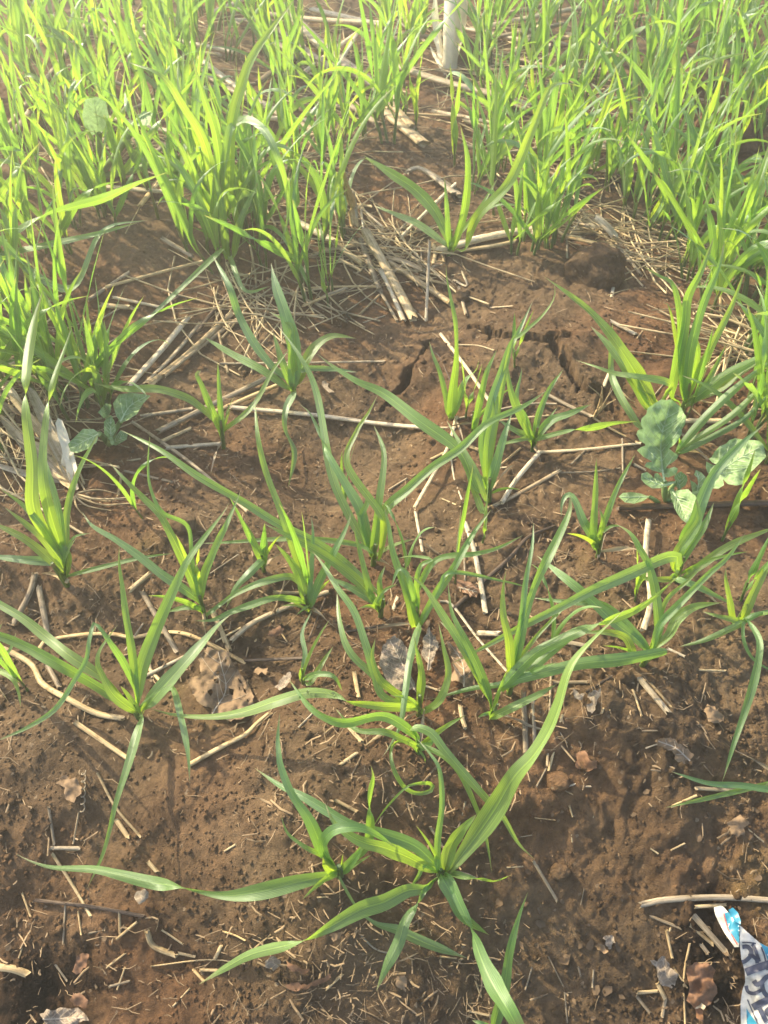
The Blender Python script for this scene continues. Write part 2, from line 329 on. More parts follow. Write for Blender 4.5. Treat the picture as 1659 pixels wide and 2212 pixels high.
def blade_mesh(name, P, W, wf=None, twist=(), roll=0.0, fold=.16, sheath=0.0, ref=(0, -.5, .86), nseg=None, seed=0):
    """a grass blade: P centre line, W full width in metres"""
    P = np.asarray(P, float)
    n = nseg or max(14, min(44, 5 * len(P)))
    C, L = resample(P, n)
    s = np.linspace(0, 1, n + 1)
    T = unit(np.gradient(C, axis=0))
    ref = np.asarray(ref, float); side = np.cross(T, ref)
    # keep the frame continuous
    S = np.zeros_like(side); prev = None
    for i in range(n + 1):
        v = side[i]
        if np.linalg.norm(v) < .15 and prev is not None: v = prev - T[i] * (prev @ T[i])
        v = v / (np.linalg.norm(v) + 1e-9)
        if prev is not None and v @ prev < 0: v = -v
        if prev is not None: v = .5 * v + .5 * (prev - T[i] * (prev @ T[i])); v /= np.linalg.norm(v) + 1e-9
        S[i] = v; prev = v
    Nn = np.cross(S, T)
    ph = np.full(n + 1, math.radians(roll))
    for s0, w0, deg in twist: ph += math.radians(deg) * sstep(s0 - w0, s0 + w0, s)
    rs = np.random.default_rng(seed)
    ph += .10 * np.sin(s * rs.uniform(5, 9) + rs.uniform(0, 6))
    S2 = S * np.cos(ph)[:, None] + Nn * np.sin(ph)[:, None]; N2 = np.cross(S2, T)
    if wf is None:
        f = (.60 + .40 * sstep(0, .4, s)) * np.where(s > .40, np.clip(1 - ((s - .40) / .60) ** 2.0, 0, 1) ** .85, 1)
    else:
        f = np.interp(s, np.linspace(0, 1, len(wf)), wf)
        f = np.convolve(np.r_[f[0], f, f[-1]], [.25, .5, .25], 'valid'); f[-1] = 0
    f = np.maximum(f * (.42 + .58 * sstep(0, .26, s)), .015)
    f *= 1 + .05 * np.sin(s * 23 + rs.uniform(0, 6))
    fo = np.full(n + 1, fold)
    if sheath > 0:
        k = 1 - sstep(sheath * .6, sheath * 1.3, s); fo = fo + k * .75; f = f * (1 - .52 * k)
    cs = np.array([-1, -.55, -.10, .10, .55, 1.0]); V = []; UV = []
    rip = .05 * np.sin(s * 31 + rs.uniform(0, 6))
    for i in range(n + 1):
        w = W * .5 * f[i]
        for c in cs:
            up = (abs(c) - .4) * fo[i] * w * 1.6 + rip[i] * w * c * abs(c)
            V.append(C[i] + S2[i] * w * c * (1 - .35 * fo[i] * abs(c)) + N2[i] * up)
            UV.append((.5 + .5 * c, s[i]))
    F = []; m = len(cs)
    for i in range(n):
        for j in range(m - 1):
            a = i * m + j; F.append((a, a + 1, a + m + 1, a + m))
    return mesh(name, V, F, UV)

def tube_mesh(name, P, r, sides=8, nseg=None, flat_=1.0, ref=(0, 0, 1), jag=0.0, seed=0, hollow=True):
    """stalk: r list or number; open ends are set in as hollow cups"""
    P = np.asarray(P, float); n = nseg or max(4, 4 * (len(P) - 1)); C, L = resample(P, n)
    rr = np.interp(np.linspace(0, 1, n + 1), np.linspace(0, 1, len(r)), r) if hasattr(r, '__len__') else np.full(n + 1, float(r))
    T = unit(np.gradient(C, axis=0)); ref = np.asarray(ref, float)
    V = []; UV = []; rs = np.random.default_rng(seed)
    fl = 1 + .12 * rs.standard_normal(sides)
    for i in range(n + 1):
        sd = np.cross(T[i], ref)
        if np.linalg.norm(sd) < .1: sd = np.cross(T[i], np.array([1, .2, 0]))
        sd = sd / np.linalg.norm(sd); nn = np.cross(sd, T[i])
        for k in range(sides):
            a = 2 * math.pi * k / sides
            off = (sd * math.cos(a) + nn * math.sin(a) * flat_) * rr[i] * fl[k]
            e = 0
            if jag and i in (0, n): e = jag * rs.uniform(-1, 1)
            V.append(C[i] + off + T[i] * e); UV.append((k / sides, i / n * L * 30))
    F = []
    for i in range(n):
        for k in range(sides):
            a = i * sides + k; b = i * sides + (k + 1) % sides; F.append((a, b, b + sides, a + sides))
    for end, row in ((0, 0), (1, n)):
        base = len(V); d = T[row] * (1 if end == 0 else -1) * rr[row] * (1.2 if hollow else 0)
        for k in range(sides): V.append(C[row] + (np.array(V[row * sides + k]) - C[row]) * (.72 if hollow else .5) + d * .05); UV.append((k / sides, .1))
        V.append(C[row] + d); UV.append((.5, .1))
        for k in range(sides):
            k2 = (k + 1) % sides; a, b = row * sides + k, row * sides + k2
            F.append((a, base + k, base + k2, b) if end else (b, base + k2, base + k, a))
            F.append((base + k, base + sides, base + k2) if end else (base + k2, base + sides, base + k))
    return mesh(name, V, F, UV)

def inside(px, py, poly):
    c = False; j = len(poly) - 1
    for i in range(len(poly)):
        xi, yi = poly[i]; xj, yj = poly[j]
        if (yi > py) != (yj > py) and px < (xj - xi) * (py - yi) / (yj - yi) + xi: c = not c
        j = i
    return c
def fill2d(outline, step, holes=()):
    """triangulate an outline (view pixels) with inner points"""
    def dens(pl):
        o = []
        for i, a in enumerate(pl):
            b = pl[(i + 1) % len(pl)]; k = max(1, int(math.hypot(b[0] - a[0], b[1] - a[1]) / step))
            for q in range(k): o.append((a[0] + (b[0] - a[0]) * q / k, a[1] + (b[1] - a[1]) * q / k))
        return o
    pts = []; edges = []
    for pl in [outline, *holes]:
        d = dens(pl); b = len(pts); pts += d; edges += [(b + i, b + (i + 1) % len(d)) for i in range(len(d))]
    xs = [p[0] for p in outline]; ys = [p[1] for p in outline]; y = min(ys); row = 0
    rs = random.Random(3)
    while y < max(ys):
        x = min(xs) + (row % 2) * step * .5
        while x < max(xs):
            q = (x + rs.uniform(-.15, .15) * step, y + rs.uniform(-.15, .15) * step)
            if inside(*q, outline) and not any(inside(*q, h) for h in holes): pts.append(q)
            x += step
        y += step * .87; row += 1
    r = geometry.delaunay_2d_cdt([Vector(p) for p in pts], edges, [], 0, 1e-5)
    V = [(v.x, v.y) for v in r[0]]
    F = []
    for f in r[2]:
        cx = sum(V[i][0] for i in f) / 3; cy = sum(V[i][1] for i in f) / 3
        if inside(cx, cy, outline) and not any(inside(cx, cy, h) for h in holes): F.append(tuple(reversed(f)))
    return V, F

# ------------------------------------------------------------------ GROUND
def build_ground():
    ys = [-.9, -.6, -.4, -.25, -.14]; y = -.06
    while y < 1.95:
        ys.append(y); y += .0014 + .0014 * max(0, y)
    k = 0
    while y < 120: ys.append(y); y += .02 * 1.25 ** k; k += 1
    s = list(np.linspace(-1, 1, 861)); e = [1.05, 1.12, 1.25, 1.5, 2, 3, 5, 9, 16, 30, 60, 120]
    s = [-q for q in reversed(e)] + s + e
    ys = np.array(ys); s = np.array(s)
    hw = .40 + .48 * np.clip(ys, -.1, 2.2)
    X = s[None, :] * hw[:, None]; Y = np.repeat(ys[:, None], len(s), 1)
    Z = relief(X, Y); fade = sstep(4, 20, np.hypot(X, Y)); Z = Z * (1 - fade)
    nv, nu = X.shape
    me = bpy.data.meshes.new('ground'); co = np.stack([X, Y, Z], -1).reshape(-1, 3).astype(np.float32)
    a = (np.arange(nv - 1)[:, None] * nu + np.arange(nu - 1)[None, :]).ravel()
    q = np.stack([a, a + 1, a + nu + 1, a + nu], 1).astype(np.int32)
    me.vertices.add(len(co)); me.vertices.foreach_set('co', co.ravel())
    me.loops.add(q.size); me.loops.foreach_set('vertex_index', q.ravel())
    me.polygons.add(len(q)); me.polygons.foreach_set('loop_start', np.arange(0, q.size, 4, dtype=np.int32)); me.polygons.foreach_set('loop_total', np.full(len(q), 4, np.int32))
    me.polygons.foreach_set('use_smooth', np.ones(len(q), bool)); me.update(calc_edges=True)
    o = link('ground', me, 'soil'); o['kind'] = 'structure'
build_ground()

def lump(name, seed, sub=3, rough=.22):
    bm = bmesh.new(); bmesh.ops.create_icosphere(bm, subdivisions=sub, radius=1)
    V = np.array([v.co[:] for v in bm.verts]); F = [[v.index for v in f.verts] for f in bm.faces]; bm.free()
    d = 1 + rough * vnoise(V[:, 0] * 1.3 + seed * 3.1, V[:, 1] * 1.3 + V[:, 2] * 1.1, seed) + rough * .6 * vnoise(V[:, 0] * 3 + seed, V[:, 2] * 3 + V[:, 1] * 2, seed + 1)
    if sub > 3: d = d + .05 * vnoise(V[:, 0] * 9 + V[:, 1] * 4, V[:, 2] * 9 - V[:, 1] * 5, seed + 2) + .03 * vnoise(V[:, 0] * 21 + V[:, 1] * 9, V[:, 2] * 21 - V[:, 1] * 11, seed + 3)
    return V * d[:, None], F
CLODS = [(1288, 588, 66, 44, 'rounded brown clod as big as a fist below the split pale stalk', 5),
         (1000, 640, 17, 13, 'small clod in the litter by the flattened straw sheaf', 4), (700, 800, 13, 8, 'low clod beside the broad bluish seedling on bare red soil', 3),
         (1350, 1462, 19, 14, 'reddish crumb clod below the crinkled leaf seedling', 4), (1205, 1690, 26, 14, 'flat clod on bare dark soil right of the big front leaf', 4),
         (1210, 1885, 22, 12, 'pale flat clod right of the large foreground seedling', 4), (1268, 1650, 20, 13, 'brown clod beside the torn orange leaf scrap', 4),
         (1570, 300, 70, 38, 'wide earth clod shaded among the dense right hand wheat', 4), (350, 130, 60, 40, 'dark earth clod behind the tall wheat at the left', 4),
         (1010, 120, 40, 26, 'earth clod beside the bleached maize stump', 4), (395, 1135, 30, 14, 'low red clod above the seedling with the long bluish leaf', 4),
         (1500, 195, 50, 26, 'earth clod under the hooked wheat leaf', 4)]
for i, (X, Y, rx, rz, lab, sub) in enumerate(CLODS):
    p = onground(X, Y + rz * .6); m = (p[1] * CP - (p[2] - CAM_H) * SP) / FD
    V, F = lump('clod', 20 + i, min(sub, 5), .12)
    V = V * np.array([rx, rx * .85, rz * 1.25]) * m
    o = link('soil_clod', mesh('soil_clod', V, F), 'crumb'); o.location = (p[0], p[1] + rx * m * .3, p[2] + rz * m * .45)
    tag(o, lab, 'clod', 'soil clods lying in the field')

def build_crumbs(n=15000):
    protos = []
    for k in range(6):
        V, F = lump('c', 60 + k, 1, .35); protos.append((V, np.array(F)))
    VV = []; FF = []; b = 0
    Xp = rng.uniform(-60, 1720, n * 4); Yp = rng.uniform(150, 2280, n * 4)
    u = (Xp - 829.5) / FD; v = (Yp - 1106) / FD; k = CAM_H / (SP + v * CP); gx = u * k; gy = (CP - v * SP) * k
    ok = vnoise(gx * 12, gy * 12, 77) > rng.uniform(-.9, .5, n * 4)
    gx = gx[ok][:n]; gy = gy[ok][:n]; zz = relief(gx, gy)
    for i in range(len(gx)):
        r = .0007 * math.exp(rng.normal(0, .45)) + .0003
        if rng.random() < .02: r *= 2.0
        V, F = protos[i % 6]; a = rng.uniform(0, 6.28); c, s = math.cos(a), math.sin(a)
        W = V * np.array([1, rng.uniform(.7, 1), rng.uniform(.4, .65)]) * r
        VV.append(np.stack([W[:, 0] * c - W[:, 1] * s + gx[i], W[:, 0] * s + W[:, 1] * c + gy[i], W[:, 2] + zz[i] + r * .25], 1)); FF.append(F + b); b += len(W)
    V = np.concatenate(VV).astype(np.float32); F = np.concatenate(FF).astype(np.int32)
    me = bpy.data.meshes.new('soil_crumbs'); me.vertices.add(len(V)); me.vertices.foreach_set('co', V.ravel())
    me.loops.add(F.size); me.loops.foreach_set('vertex_index', F.ravel()); me.polygons.add(len(F))
    me.polygons.foreach_set('loop_start', np.arange(0, F.size, 3, dtype=np.int32)); me.polygons.foreach_set('loop_total', np.full(len(F), 3, np.int32)); me.update(calc_edges=True)
    o = link('soil_crumbs', me, 'crumb'); o['kind'] = 'stuff'; tag(o, 'loose brown soil crumbs strewn over the ground', 'soil')
build_crumbs()
# ------------------------------------------------------------------ WHEAT, traced seedlings
WG = 'wheat seedlings sprouting from the soil'
def depth_m(p): return (p[1] * CP - (p[2] - CAM_H) * SP) / FD      # metres per view pixel at that point
def path3d(base, t, pts, h0, u, a, e, hs=None):
    P = [T2D(t, *q) for q in pts]; bx, by = base
    m = depth_m(onground(bx, by)); L = sum(math.dist(P[i], P[i + 1]) for i in range(len(P) - 1)) * m
    acc = 0; out = []; tot = max(L, 1e-6)
    for i, q in enumerate(P):
        if i: acc += math.dist(P[i - 1], q) * m
        s = acc / tot; dv = max(0, (by - q[1])) * m
        if hs: h = np.interp(s, np.linspace(0, 1, len(hs)), hs) * .01
        else: h = h0 + u * dv + a * L * 4 * s * (1 - s) + e * s
        out.append(onground(q[0], q[1], max(h, .003)))
    return out
def L(pts, w, mat='leaf', u=.62, a=.07, e=.006, h0=.012, hs=None, tw=(), roll=0, wf=None, fold=.16, dew=()):
    return dict(pts=pairs(pts), w=w, mat=mat, u=u, a=a, e=e, h0=h0, hs=hs, tw=tw, roll=roll, wf=wf, fold=fold, dew=dew)
def dewdrop(parent, loc, r):
    bm = bmesh.new(); bmesh.ops.create_uvsphere(bm, u_segments=10, v_segments=7, radius=r)
    me = bpy.data.meshes.new('dew_drop'); bm.to_mesh(me); bm.free(); me.polygons.foreach_set('use_smooth', [True] * len(me.polygons))
    o = link('dew_drop', me, 'dew', parent); o.location = loc; return o
SEED = [0]
def wheat(t, bx, by, label, leaves, stem=.022):
    B = T2D(t, bx, by); p0 = onground(*B); root = empty('wheat_seedling', p0); tag(root, label, 'wheat', WG)
    m0 = depth_m(p0); wmax = 0
    for lf in leaves:
        SEED[0] += 1
        P = path3d(B, t, lf['pts'], lf['h0'], lf['u'], lf['a'], lf['e'], lf['hs'])
        st = p0 + np.array([0, 0, -.003])
        lead = np.linalg.norm(P[0] - st)
        if lead > .004:
            mid = p0 + (P[0] - p0) * .45 + np.array([0, 0, .15 * lead])
            PP = [st, mid] + P if lead > .012 else [st] + P
        else: PP = [st] + P
        PP = np.array(PP); tot = np.linalg.norm(np.diff(PP, axis=0), axis=1).sum()
        mid = PP[len(PP) // 2]; W = lf['w'] * .5 * depth_m(mid) * (.97 if t > 6 else .78); wmax = max(wmax, W)
        me = blade_mesh('leaf', PP - p0, W, lf['wf'], lf['tw'], lf['roll'], lf['fold'], sheath=min(.3, max(.05, lead / tot)), seed=SEED[0])
        o = link('leaf', me, lf['mat'], root)
        for k, s in enumerate(lf['dew']):
            n = len(me.vertices) // 6; q = me.vertices[int(s * (n - 1)) * 6 + (2 if k % 2 else 4)].co
            dewdrop(o, q + Vector((0, -.0004, .0007)), .0009 if k % 3 else .0012)
    zs = random.Random(SEED[0] * 13 + 5)
    for k in range(2 if by < 1500 or t < 7 else 1):          # a thin young shoot and a withered lower leaf
        SEED[0] += 1; az = zs.uniform(0, 6.28); ln = zs.uniform(.03, .06) if k == 0 else zs.uniform(.02, .05); el = zs.uniform(.9, 1.4) if k == 0 else zs.uniform(.1, .5); q = np.array([0, 0, -.003]); PP = [q, q + np.array([0, 0, .010])]; q = PP[-1]
        for i in range(5):
            q = q + np.array([math.cos(az) * math.cos(el), math.sin(az) * math.cos(el), math.sin(el)]) * ln / 5; el -= .12 if k == 0 else .22
            PP.append(np.array([q[0], q[1], max(q[2], gz(p0[0] + q[0], p0[1] + q[1]) - p0[2] + .0015)]))
        link('leaf' if k == 0 else 'withered_leaf', blade_mesh('leaf', PP, zs.uniform(.0025, .0042), None, ((.5, .2, 100),) if k else (), zs.uniform(-60, 60), .3 if k else .16, sheath=.2, seed=SEED[0]), 'leaf_bright' if k == 0 else zs.choice(['straw', 'straw_grey']), root)
    hs = stem; r = min(.0024, max(.0011, wmax * .22))
    lean = np.array([random.uniform(-.1, .1), random.uniform(-.1, .1), 1]) * hs
    link('stem', tube_mesh('stem', [np.array([0, 0, -.006]), lean * .5, lean], [r * 1.15, r, r * .55], 8, 6, hollow=False), 'stem', root)
    return root

wheat(8, 245, 462, 'large foreground seedling with one broad tall blade and leaves spread like a star', [
 L('285 440 370 330 470 190 560 40 640 -50 710 -160 755 -270 800 -420 870 -520 1050 -696', 108, 'leaf', hs=[1.2, 2.6, 4.5, 6, 7.5, 8.5, 9, 9], tw=((.46, .12, 70),), wf=[.45, .8, 1, .95, .78, .72, .82, .7, .42, .2, 0], fold=.2),
 L('262 435 285 345 330 275 400 200', 62, 'leaf', hs=[1, 2, 3.4, 4.4]),
 L('232 430 232 310 250 160 240 10 200 -60 140 -130', 36, 'leaf_blue', hs=[1.5, 3, 4.5, 6, 6, 5.5], wf=[.8, 1, .9, .8, .7, .5, 0]),
 L('205 400 130 335 -13 282 -163 232 -350 123 -450 75 -559 0', 62, 'leaf_blue', hs=[1.5, 2.5, 3, 2.6, 2, 1.5, 1], wf=[.7, 1, .95, .6, .75, .45, 0]),
 L('205 440 100 385 0 345 -80 325 -150 290 -220 230 -255 150', 66, 'leaf_bright', hs=[1.5, 2.8, 3.8, 4.2, 4.2, 4, 3.6], wf=[.45, .55, .9, 1, .8, .45, 0]),
 L('170 420 150 465 110 520', 26, 'leaf_blue', hs=[2, 1.4, .5]),
 L('300 455 350 470 410 480 480 490 555 460', 46, 'leaf_bright', hs=[1.2, 1.8, 2.2, 2, 1.5], tw=((.45, .15, 120),), wf=[.5, .9, .6, 1, .7, 0]),
 L('250 475 300 560 350 650 455 722', 66, 'leaf', hs=[1.5, 2.2, 2, 1], wf=[.5, .9, 1, .8, .45, 0]),
 L('275 465 320 570 370 680 420 820 470 930 540 1050 600 1160', 92, 'leaf', hs=[1.5, 2.5, 3.2, 4.2, 5.2, 6, 6], tw=((.42, .12, 150),), wf=[.5, .6, .5, .4, .75, 1, .95, .6]),
 L('180 520 100 530 0 580 -100 612 -240 690 -360 750 -560 800 -680 860 -800 935', 78, 'leaf', hs=[1.8, 2.6, 3.2, 3.4, 3.2, 2.8, 2.2, 1.5], tw=((.56, .12, 150),), wf=[.4, .7, 1, 1, .75, .35, .62, .6, .4, 0]),
 L('178 525 140 590 92 665 60 760 10 860 -34 965', 60, 'leaf_bright', hs=[1.8, 2.4, 2.8, 2.8, 2.4, 2], tw=((.38, .1, 160),), wf=[.5, .55, .45, 1, .8, 0])], .012)
wheat(8, 475, 1215, 'seedling with one erect narrow pale blade at the front edge of the soil', [
 L('480 1106 520 950 542 800 580 650 622 535', 60, 'leaf', hs=[1, 2.5, 4, 5, 6], wf=[.9, 1, .8, .5, 0]),
 L('470 1150 430 1110 380 1090', 50, 'leaf_blue', hs=[1, 2, 2])])
wheat(7, 1468, 462, 'seedling with one very long twisted blade reaching far left over bare soil', [
 L('1450 458 1300 490 1100 538 950 550 780 515 640 492 500 458 400 437 230 430 130 402 68 370', 80, 'leaf', hs=[1.4, 2.2, 3, 3.2, 3.2, 3, 2.8, 2.4, 2, 1.6, 1.2], tw=((.50, .09, 165),), wf=[.75, .95, 1, .9, .55, .2, .72, .72, .5, .35, .2, 0]),
 L('1470 480 1540 600 1620 670 1720 700 1780 730 1880 772 2020 822', 52, 'leaf_blue', hs=[1, .8, .7, .7, .7, .6, .5], wf=[.35, .35, .2, .3, .8, 1, .7, 0]),
 L('1410 385 1392 330 1430 275 1500 256 1580 266 1650 302 1712 345', 54, 'leaf', hs=[2.5, 4, 5, 5.2, 5, 4.4, 3.8], wf=[.7, .9, 1, .95, .8, .5, 0], roll=20),
 L('1400 370 1340 230 1260 110 1215 0 1205 -60 1200 -130 1208 -235', 66, 'leaf_blue', hs=[2.2, 3.5, 4.5, 5.2, 5.5, 6, 6.6], wf=[.6, .95, 1, .85, .6, .5, .35, 0]),
 L('1385 375 1320 342 1250 290 1228 250 1215 205', 24, 'leaf_bright', hs=[2.5, 3, 3.2, 3.4, 3.6]),
 L('1445 445 1412 425 1395 385', 52, 'leaf_bright', hs=[1.5, 2.3, 3]),
 L('1485 440 1530 390 1570 338', 48, 'leaf', hs=[1, 1.8, 2.6]),
 L('1500 440 1545 410 1606 374', 18, 'leaf', hs=[1, 1.6, 2]), L('1475 430 1482 370', 14, 'leaf_bright', hs=[1, 2.2]),
 L('1500 420 1570 350 1595 300 1600 220 1598 120 1612 40 1602 -10', 48, 'leaf_bright', hs=[1, 2, 3, 4, 5, 6, 6.5], tw=((.68, .1, 160),), wf=[.4, .5, .8, 1, .8, .4, .5, 0])], .018)
wheat(5, 604, 884, 'seedling with a broad glossy lit blade beside the holed brown leaf', [
 L('600 800 612 680 665 530 730 380 800 230 860 140 960 10 990 -40', 80, 'leaf', wf=[.5, .7, 1, 1, .9, .65, .5, .3, 0]),
 L('590 770 570 600 545 450 530 330 516 230 515 140', 48, 'leaf_bright', u=.7, wf=[.5, .8, 1, .95, .8, .5, 0]),
 L('590 780 540 660 480 570 430 500 405 482 385 560 372 640 320 730 240 850 120 930 -5 985', 46, 'leaf_blue', hs=[1.5, 4, 6, 7.2, 7.4, 6.4, 5, 4, 3, 2, 1.2], wf=[.5, .9, 1, .9, .45, .5, .6, .7, .6, .4, .2]),
 L('580 860 490 790 440 700 422 650 435 590 510 485', 60, 'leaf_bright', hs=[1.5, 2.8, 4, 4.8, 5.2, 6], wf=[.5, .85, 1, .8, .5, .25, 0]),
 L('560 842 400 740 250 655 100 575 0 535 -100 505', 84, 'leaf_bright', hs=[1.6, 3, 4, 4.6, 5, 5], tw=((.24, .1, 25),), wf=[.45, .6, .85, 1, .95, .7, .5]),
 L('440 715 300 620 200 540 100 460 0 400 -100 340', 62, 'leaf_blue', hs=[3, 3.6, 4.2, 4.8, 5, 5], wf=[.5, .9, 1, .95, .8, .6]),
 L('640 830 700 760 790 660 870 570 940 490 1000 440', 92, 'leaf_blue', hs=[1.4, 2.4, 3.2, 3.6, 3.8, 4], wf=[.55, 1, 1, .75, .45, 0], roll=15),
 L('615 885 592 960 557 1080 500 1260 475 1370 440 1490 375 1630', 54, 'leaf', hs=[1.5, 2.2, 2.6, 2.4, 2, 1.4, .7], wf=[.7, .9, 1, .85, .5, .45, .35, 0]),
 L('690 800 745 760 785 900 812 1040 820 1170', 42, 'leaf_blue', hs=[1.5, 2, 1.6, 1.1, .6], wf=[.4, .6, 1, .8, 0]),
 L('600 870 560 800 520 750', 40, 'leaf', hs=[1, 2, 3])], .016)
wheat(5, -40, 720, 'seedling at the left edge with a short arching drooping blade', [
 L('-20 680 50 715 78 770 90 845', 36, 'leaf', hs=[2, 2.4, 1.6, .8]), L('-20 640 40 600 70 520', 30, 'leaf', hs=[2, 3, 3.5]), L('-30 640 -20 540 10 480', 40, 'leaf', hs=[2, 3, 4])])
wheat(5, 292, 312, 'leafy seedling on the earth ledge with two very tall flat blades', [
 L('240 220 100 206 0 195 -70 182', 52, 'leaf_blue', hs=[2, 2.4, 2.4, 2]),
 L('265 250 180 172 100 112 0 62 -60 40', 52, 'leaf_bright', hs=[2, 3, 3.6, 4, 4]),
 L('275 230 190 120 110 50 20 -20', 48, 'leaf_bright', hs=[2, 3.8, 4.8, 5.4]),
 L('270 200 180 60 110 -20 60 -60 0 -100', 46, 'leaf_bright', hs=[2, 5, 6, 6.4, 7]),
 L('260 180 150 0 140 -206 110 -466 120 -656 150 -826 185 -956', 80, 'leaf', hs=[2.5, 6, 9, 11.5, 13, 14, 15], wf=[.6, .8, 1, .9, .5, .75, .6, 0], tw=((.60, .08, 150),)),
 L('270 180 190 -120 200 -406 232 -566 280 -706 310 -796', 76, 'leaf', hs=[2.5, 7, 10, 11.5, 12.5, 13], wf=[.6, .9, 1, .6, .5, .3, 0], tw=((.66, .08, 150),)),
 L('275 190 255 0 215 -156 190 -256', 50, 'leaf_blue', hs=[2.5, 5, 7, 8]),
 L('285 200 290 0 340 -176 430 -346', 44, 'leaf', hs=[2.5, 5, 7.4, 9.5]),
 L('290 250 300 190 280 140', 46, 'leaf_bright', hs=[1.5, 2.6, 3.4]), L('280 190 320 110 395 90', 26, 'leaf', hs=[2.4, 4, 4]),
 L('300 275 450 236 600 200 748 178', 28, 'leaf', hs=[1, 1.6, 1.6, 1.2]), L('295 300 255 285 235 275', 30, 'straw', hs=[.8, .7, .5])], .03)
wheat(5, 888, 458, 'seedling with a long bluish blade slanting up left across red soil', [
 L('865 380 825 280 780 180 735 90 690 10 620 -60 540 -140 475 -212', 58, 'leaf_bright', wf=[.4, .7, 1, 1, .85, .7, .6, .4, 0]),
 L('868 370 880 280 915 190 950 110 980 50 1040 -90', 52, 'leaf', wf=[.5, .9, 1, .85, .5, 0]),
 L('860 385 790 330 700 270 600 190 500 120 400 60 355 0', 54, 'leaf_blue', u=.4, wf=[.5, .85, 1, .9, .75, .5, 0]),
 L('860 385 830 200 810 60 700 0 650 -106 640 -206 648 -342', 26, 'leaf', u=.7), L('865 415 800 412 722 432', 34, 'leaf_bright', hs=[1.5, 1.8, 1]),
 L('900 440 980 380 1060 338', 26, 'leaf', hs=[1, 1.2, 1])], .026)
wheat(5, 1338, 432, 'seedling with pale blades arching to the left above flattened straw', [
 L('1318 370 1290 270 1245 200 1190 138', 54, 'leaf_bright'), L('1336 380 1345 250 1352 100 1345 20', 32, 'leaf_blue'),
 L('1346 400 1370 320 1440 180 1500 60 1515 5', 48, 'leaf'),
 L('1312 388 1200 370 1090 400 1000 432 920 466 835 470', 46, 'leaf', hs=[1.5, 2.4, 2.6, 2.2, 1.6, 1], wf=[.5, .9, .8, .95, .6, 0]),
 L('1320 340 1260 280 1130 305 1020 352 950 400 905 440', 44, 'leaf_blue', hs=[2, 3, 3, 2.2, 1.5, .8]),
 L('1335 425 1280 402 1210 406', 22, 'leaf_bright', hs=[1, 1.5, 1.2]), L('1330 405 1305 425 1280 446', 18, 'leaf', hs=[1.5, 1.4, 1]),
 L('1300 260 1250 100 1215 0 1150 -170 1115 -320 1100 -490', 50, 'leaf', u=.6, wf=[.4, .8, 1, .8, .7, .5, 0])], .024)
wheat(5, 1310, 742, 'tiny yellow green shoot with a curled side leaf beside straw', [
 L('1308 690 1318 610 1306 520 1345 430', 30, 'leaf_blue', hs=[1.4, 2, 2.6, 3]), L('1300 700 1302 670', 30, 'leaf_bright', hs=[1, 1.7]),
 L('1320 720 1370 700 1440 710 1480 775', 36, 'leaf_blue', hs=[1, 2, 2, .8]), L('1340 740 1400 640 1440 580', 34, 'leaf', hs=[.6, 1.2, 1.6])], .018)
wheat(5, 1142, 262, 'small seedling whose whitish leaf droops to the soil', [
 L('1130 205 1100 140 1062 60 1040 25', 46, 'leaf_bright'), L('1140 200 1145 130 1138 60', 42, 'leaf'),
 L('1132 210 1080 262 1020 325 975 415', 48, 'leaf_blue', hs=[2.2, 2.4, 1.6, .6])])
wheat(5, 1642, 452, 'seedling in the middle with one very long blade sweeping up left', [
 L('1630 350 1500 230 1360 130 1200 50 1050 -45 850 -160 690 -270 520 -355', 56, 'leaf_blue', u=.42, wf=[.5, .8, 1, .9, .8, 1, .7, .45, 0], tw=((.5, .1, 30),)),
 L('1630 400 1560 312 1450 222 1340 152 1200 80 1140 50', 58, 'leaf_bright', wf=[.4, .8, 1, .9, .7, 0]), L('1620 390 1520 330 1420 280', 48, 'leaf_blue', u=.4),
 L('1610 380 1580 270 1545 130 1526 55', 38, 'leaf_bright', u=.7), L('1650 390 1640 300 1665 230', 40, 'leaf_bright'), L('1620 400 1660 340 1720 310', 30, 'leaf', hs=[2, 3, 3])], .026)
wheat(5, 1612, 225, 'short seedling with a long level pale leaf to the left', [
 L('1610 180 1560 146 1450 126 1300 115 1150 120 1000 130 860 136', 32, 'leaf', hs=[2.4, 3, 3.2, 3, 2.6, 2.2, 1.6]),
 L('1600 170 1570 80 1560 20 1590 -60 1540 -150', 40, 'leaf_bright'), L('1605 180 1625 60 1640 -60 1659 -250 1615 -376', 44, 'leaf_bright'),
 L('1590 160 1500 0 1430 -176 1370 -506 1300 -666 1190 -816', 52, 'leaf_blue', u=.55, wf=[.6, 1, 1, .9, .8, .5, 0]),
 L('1600 170 1560 0 1490 -126 1420 -246 1380 -346 1340 -426 1295 -466', 62, 'leaf_blue', u=.6, wf=[.6, .9, 1, .8, .55, .5, 0], tw=((.72, .1, 140),)),
 L('1620 170 1659 0 1759 -96 1859 -186 1989 -276 2110 -386 2260 -456 2370 -530', 56, 'leaf', u=.55, wf=[.6, .9, 1, .9, .8, .6, 0]),
 L('1640 200 1659 60 1640 0 1500 -206 1540 -346 1590 -426 1632 -506', 46, 'leaf_bright', u=.7)], .026)
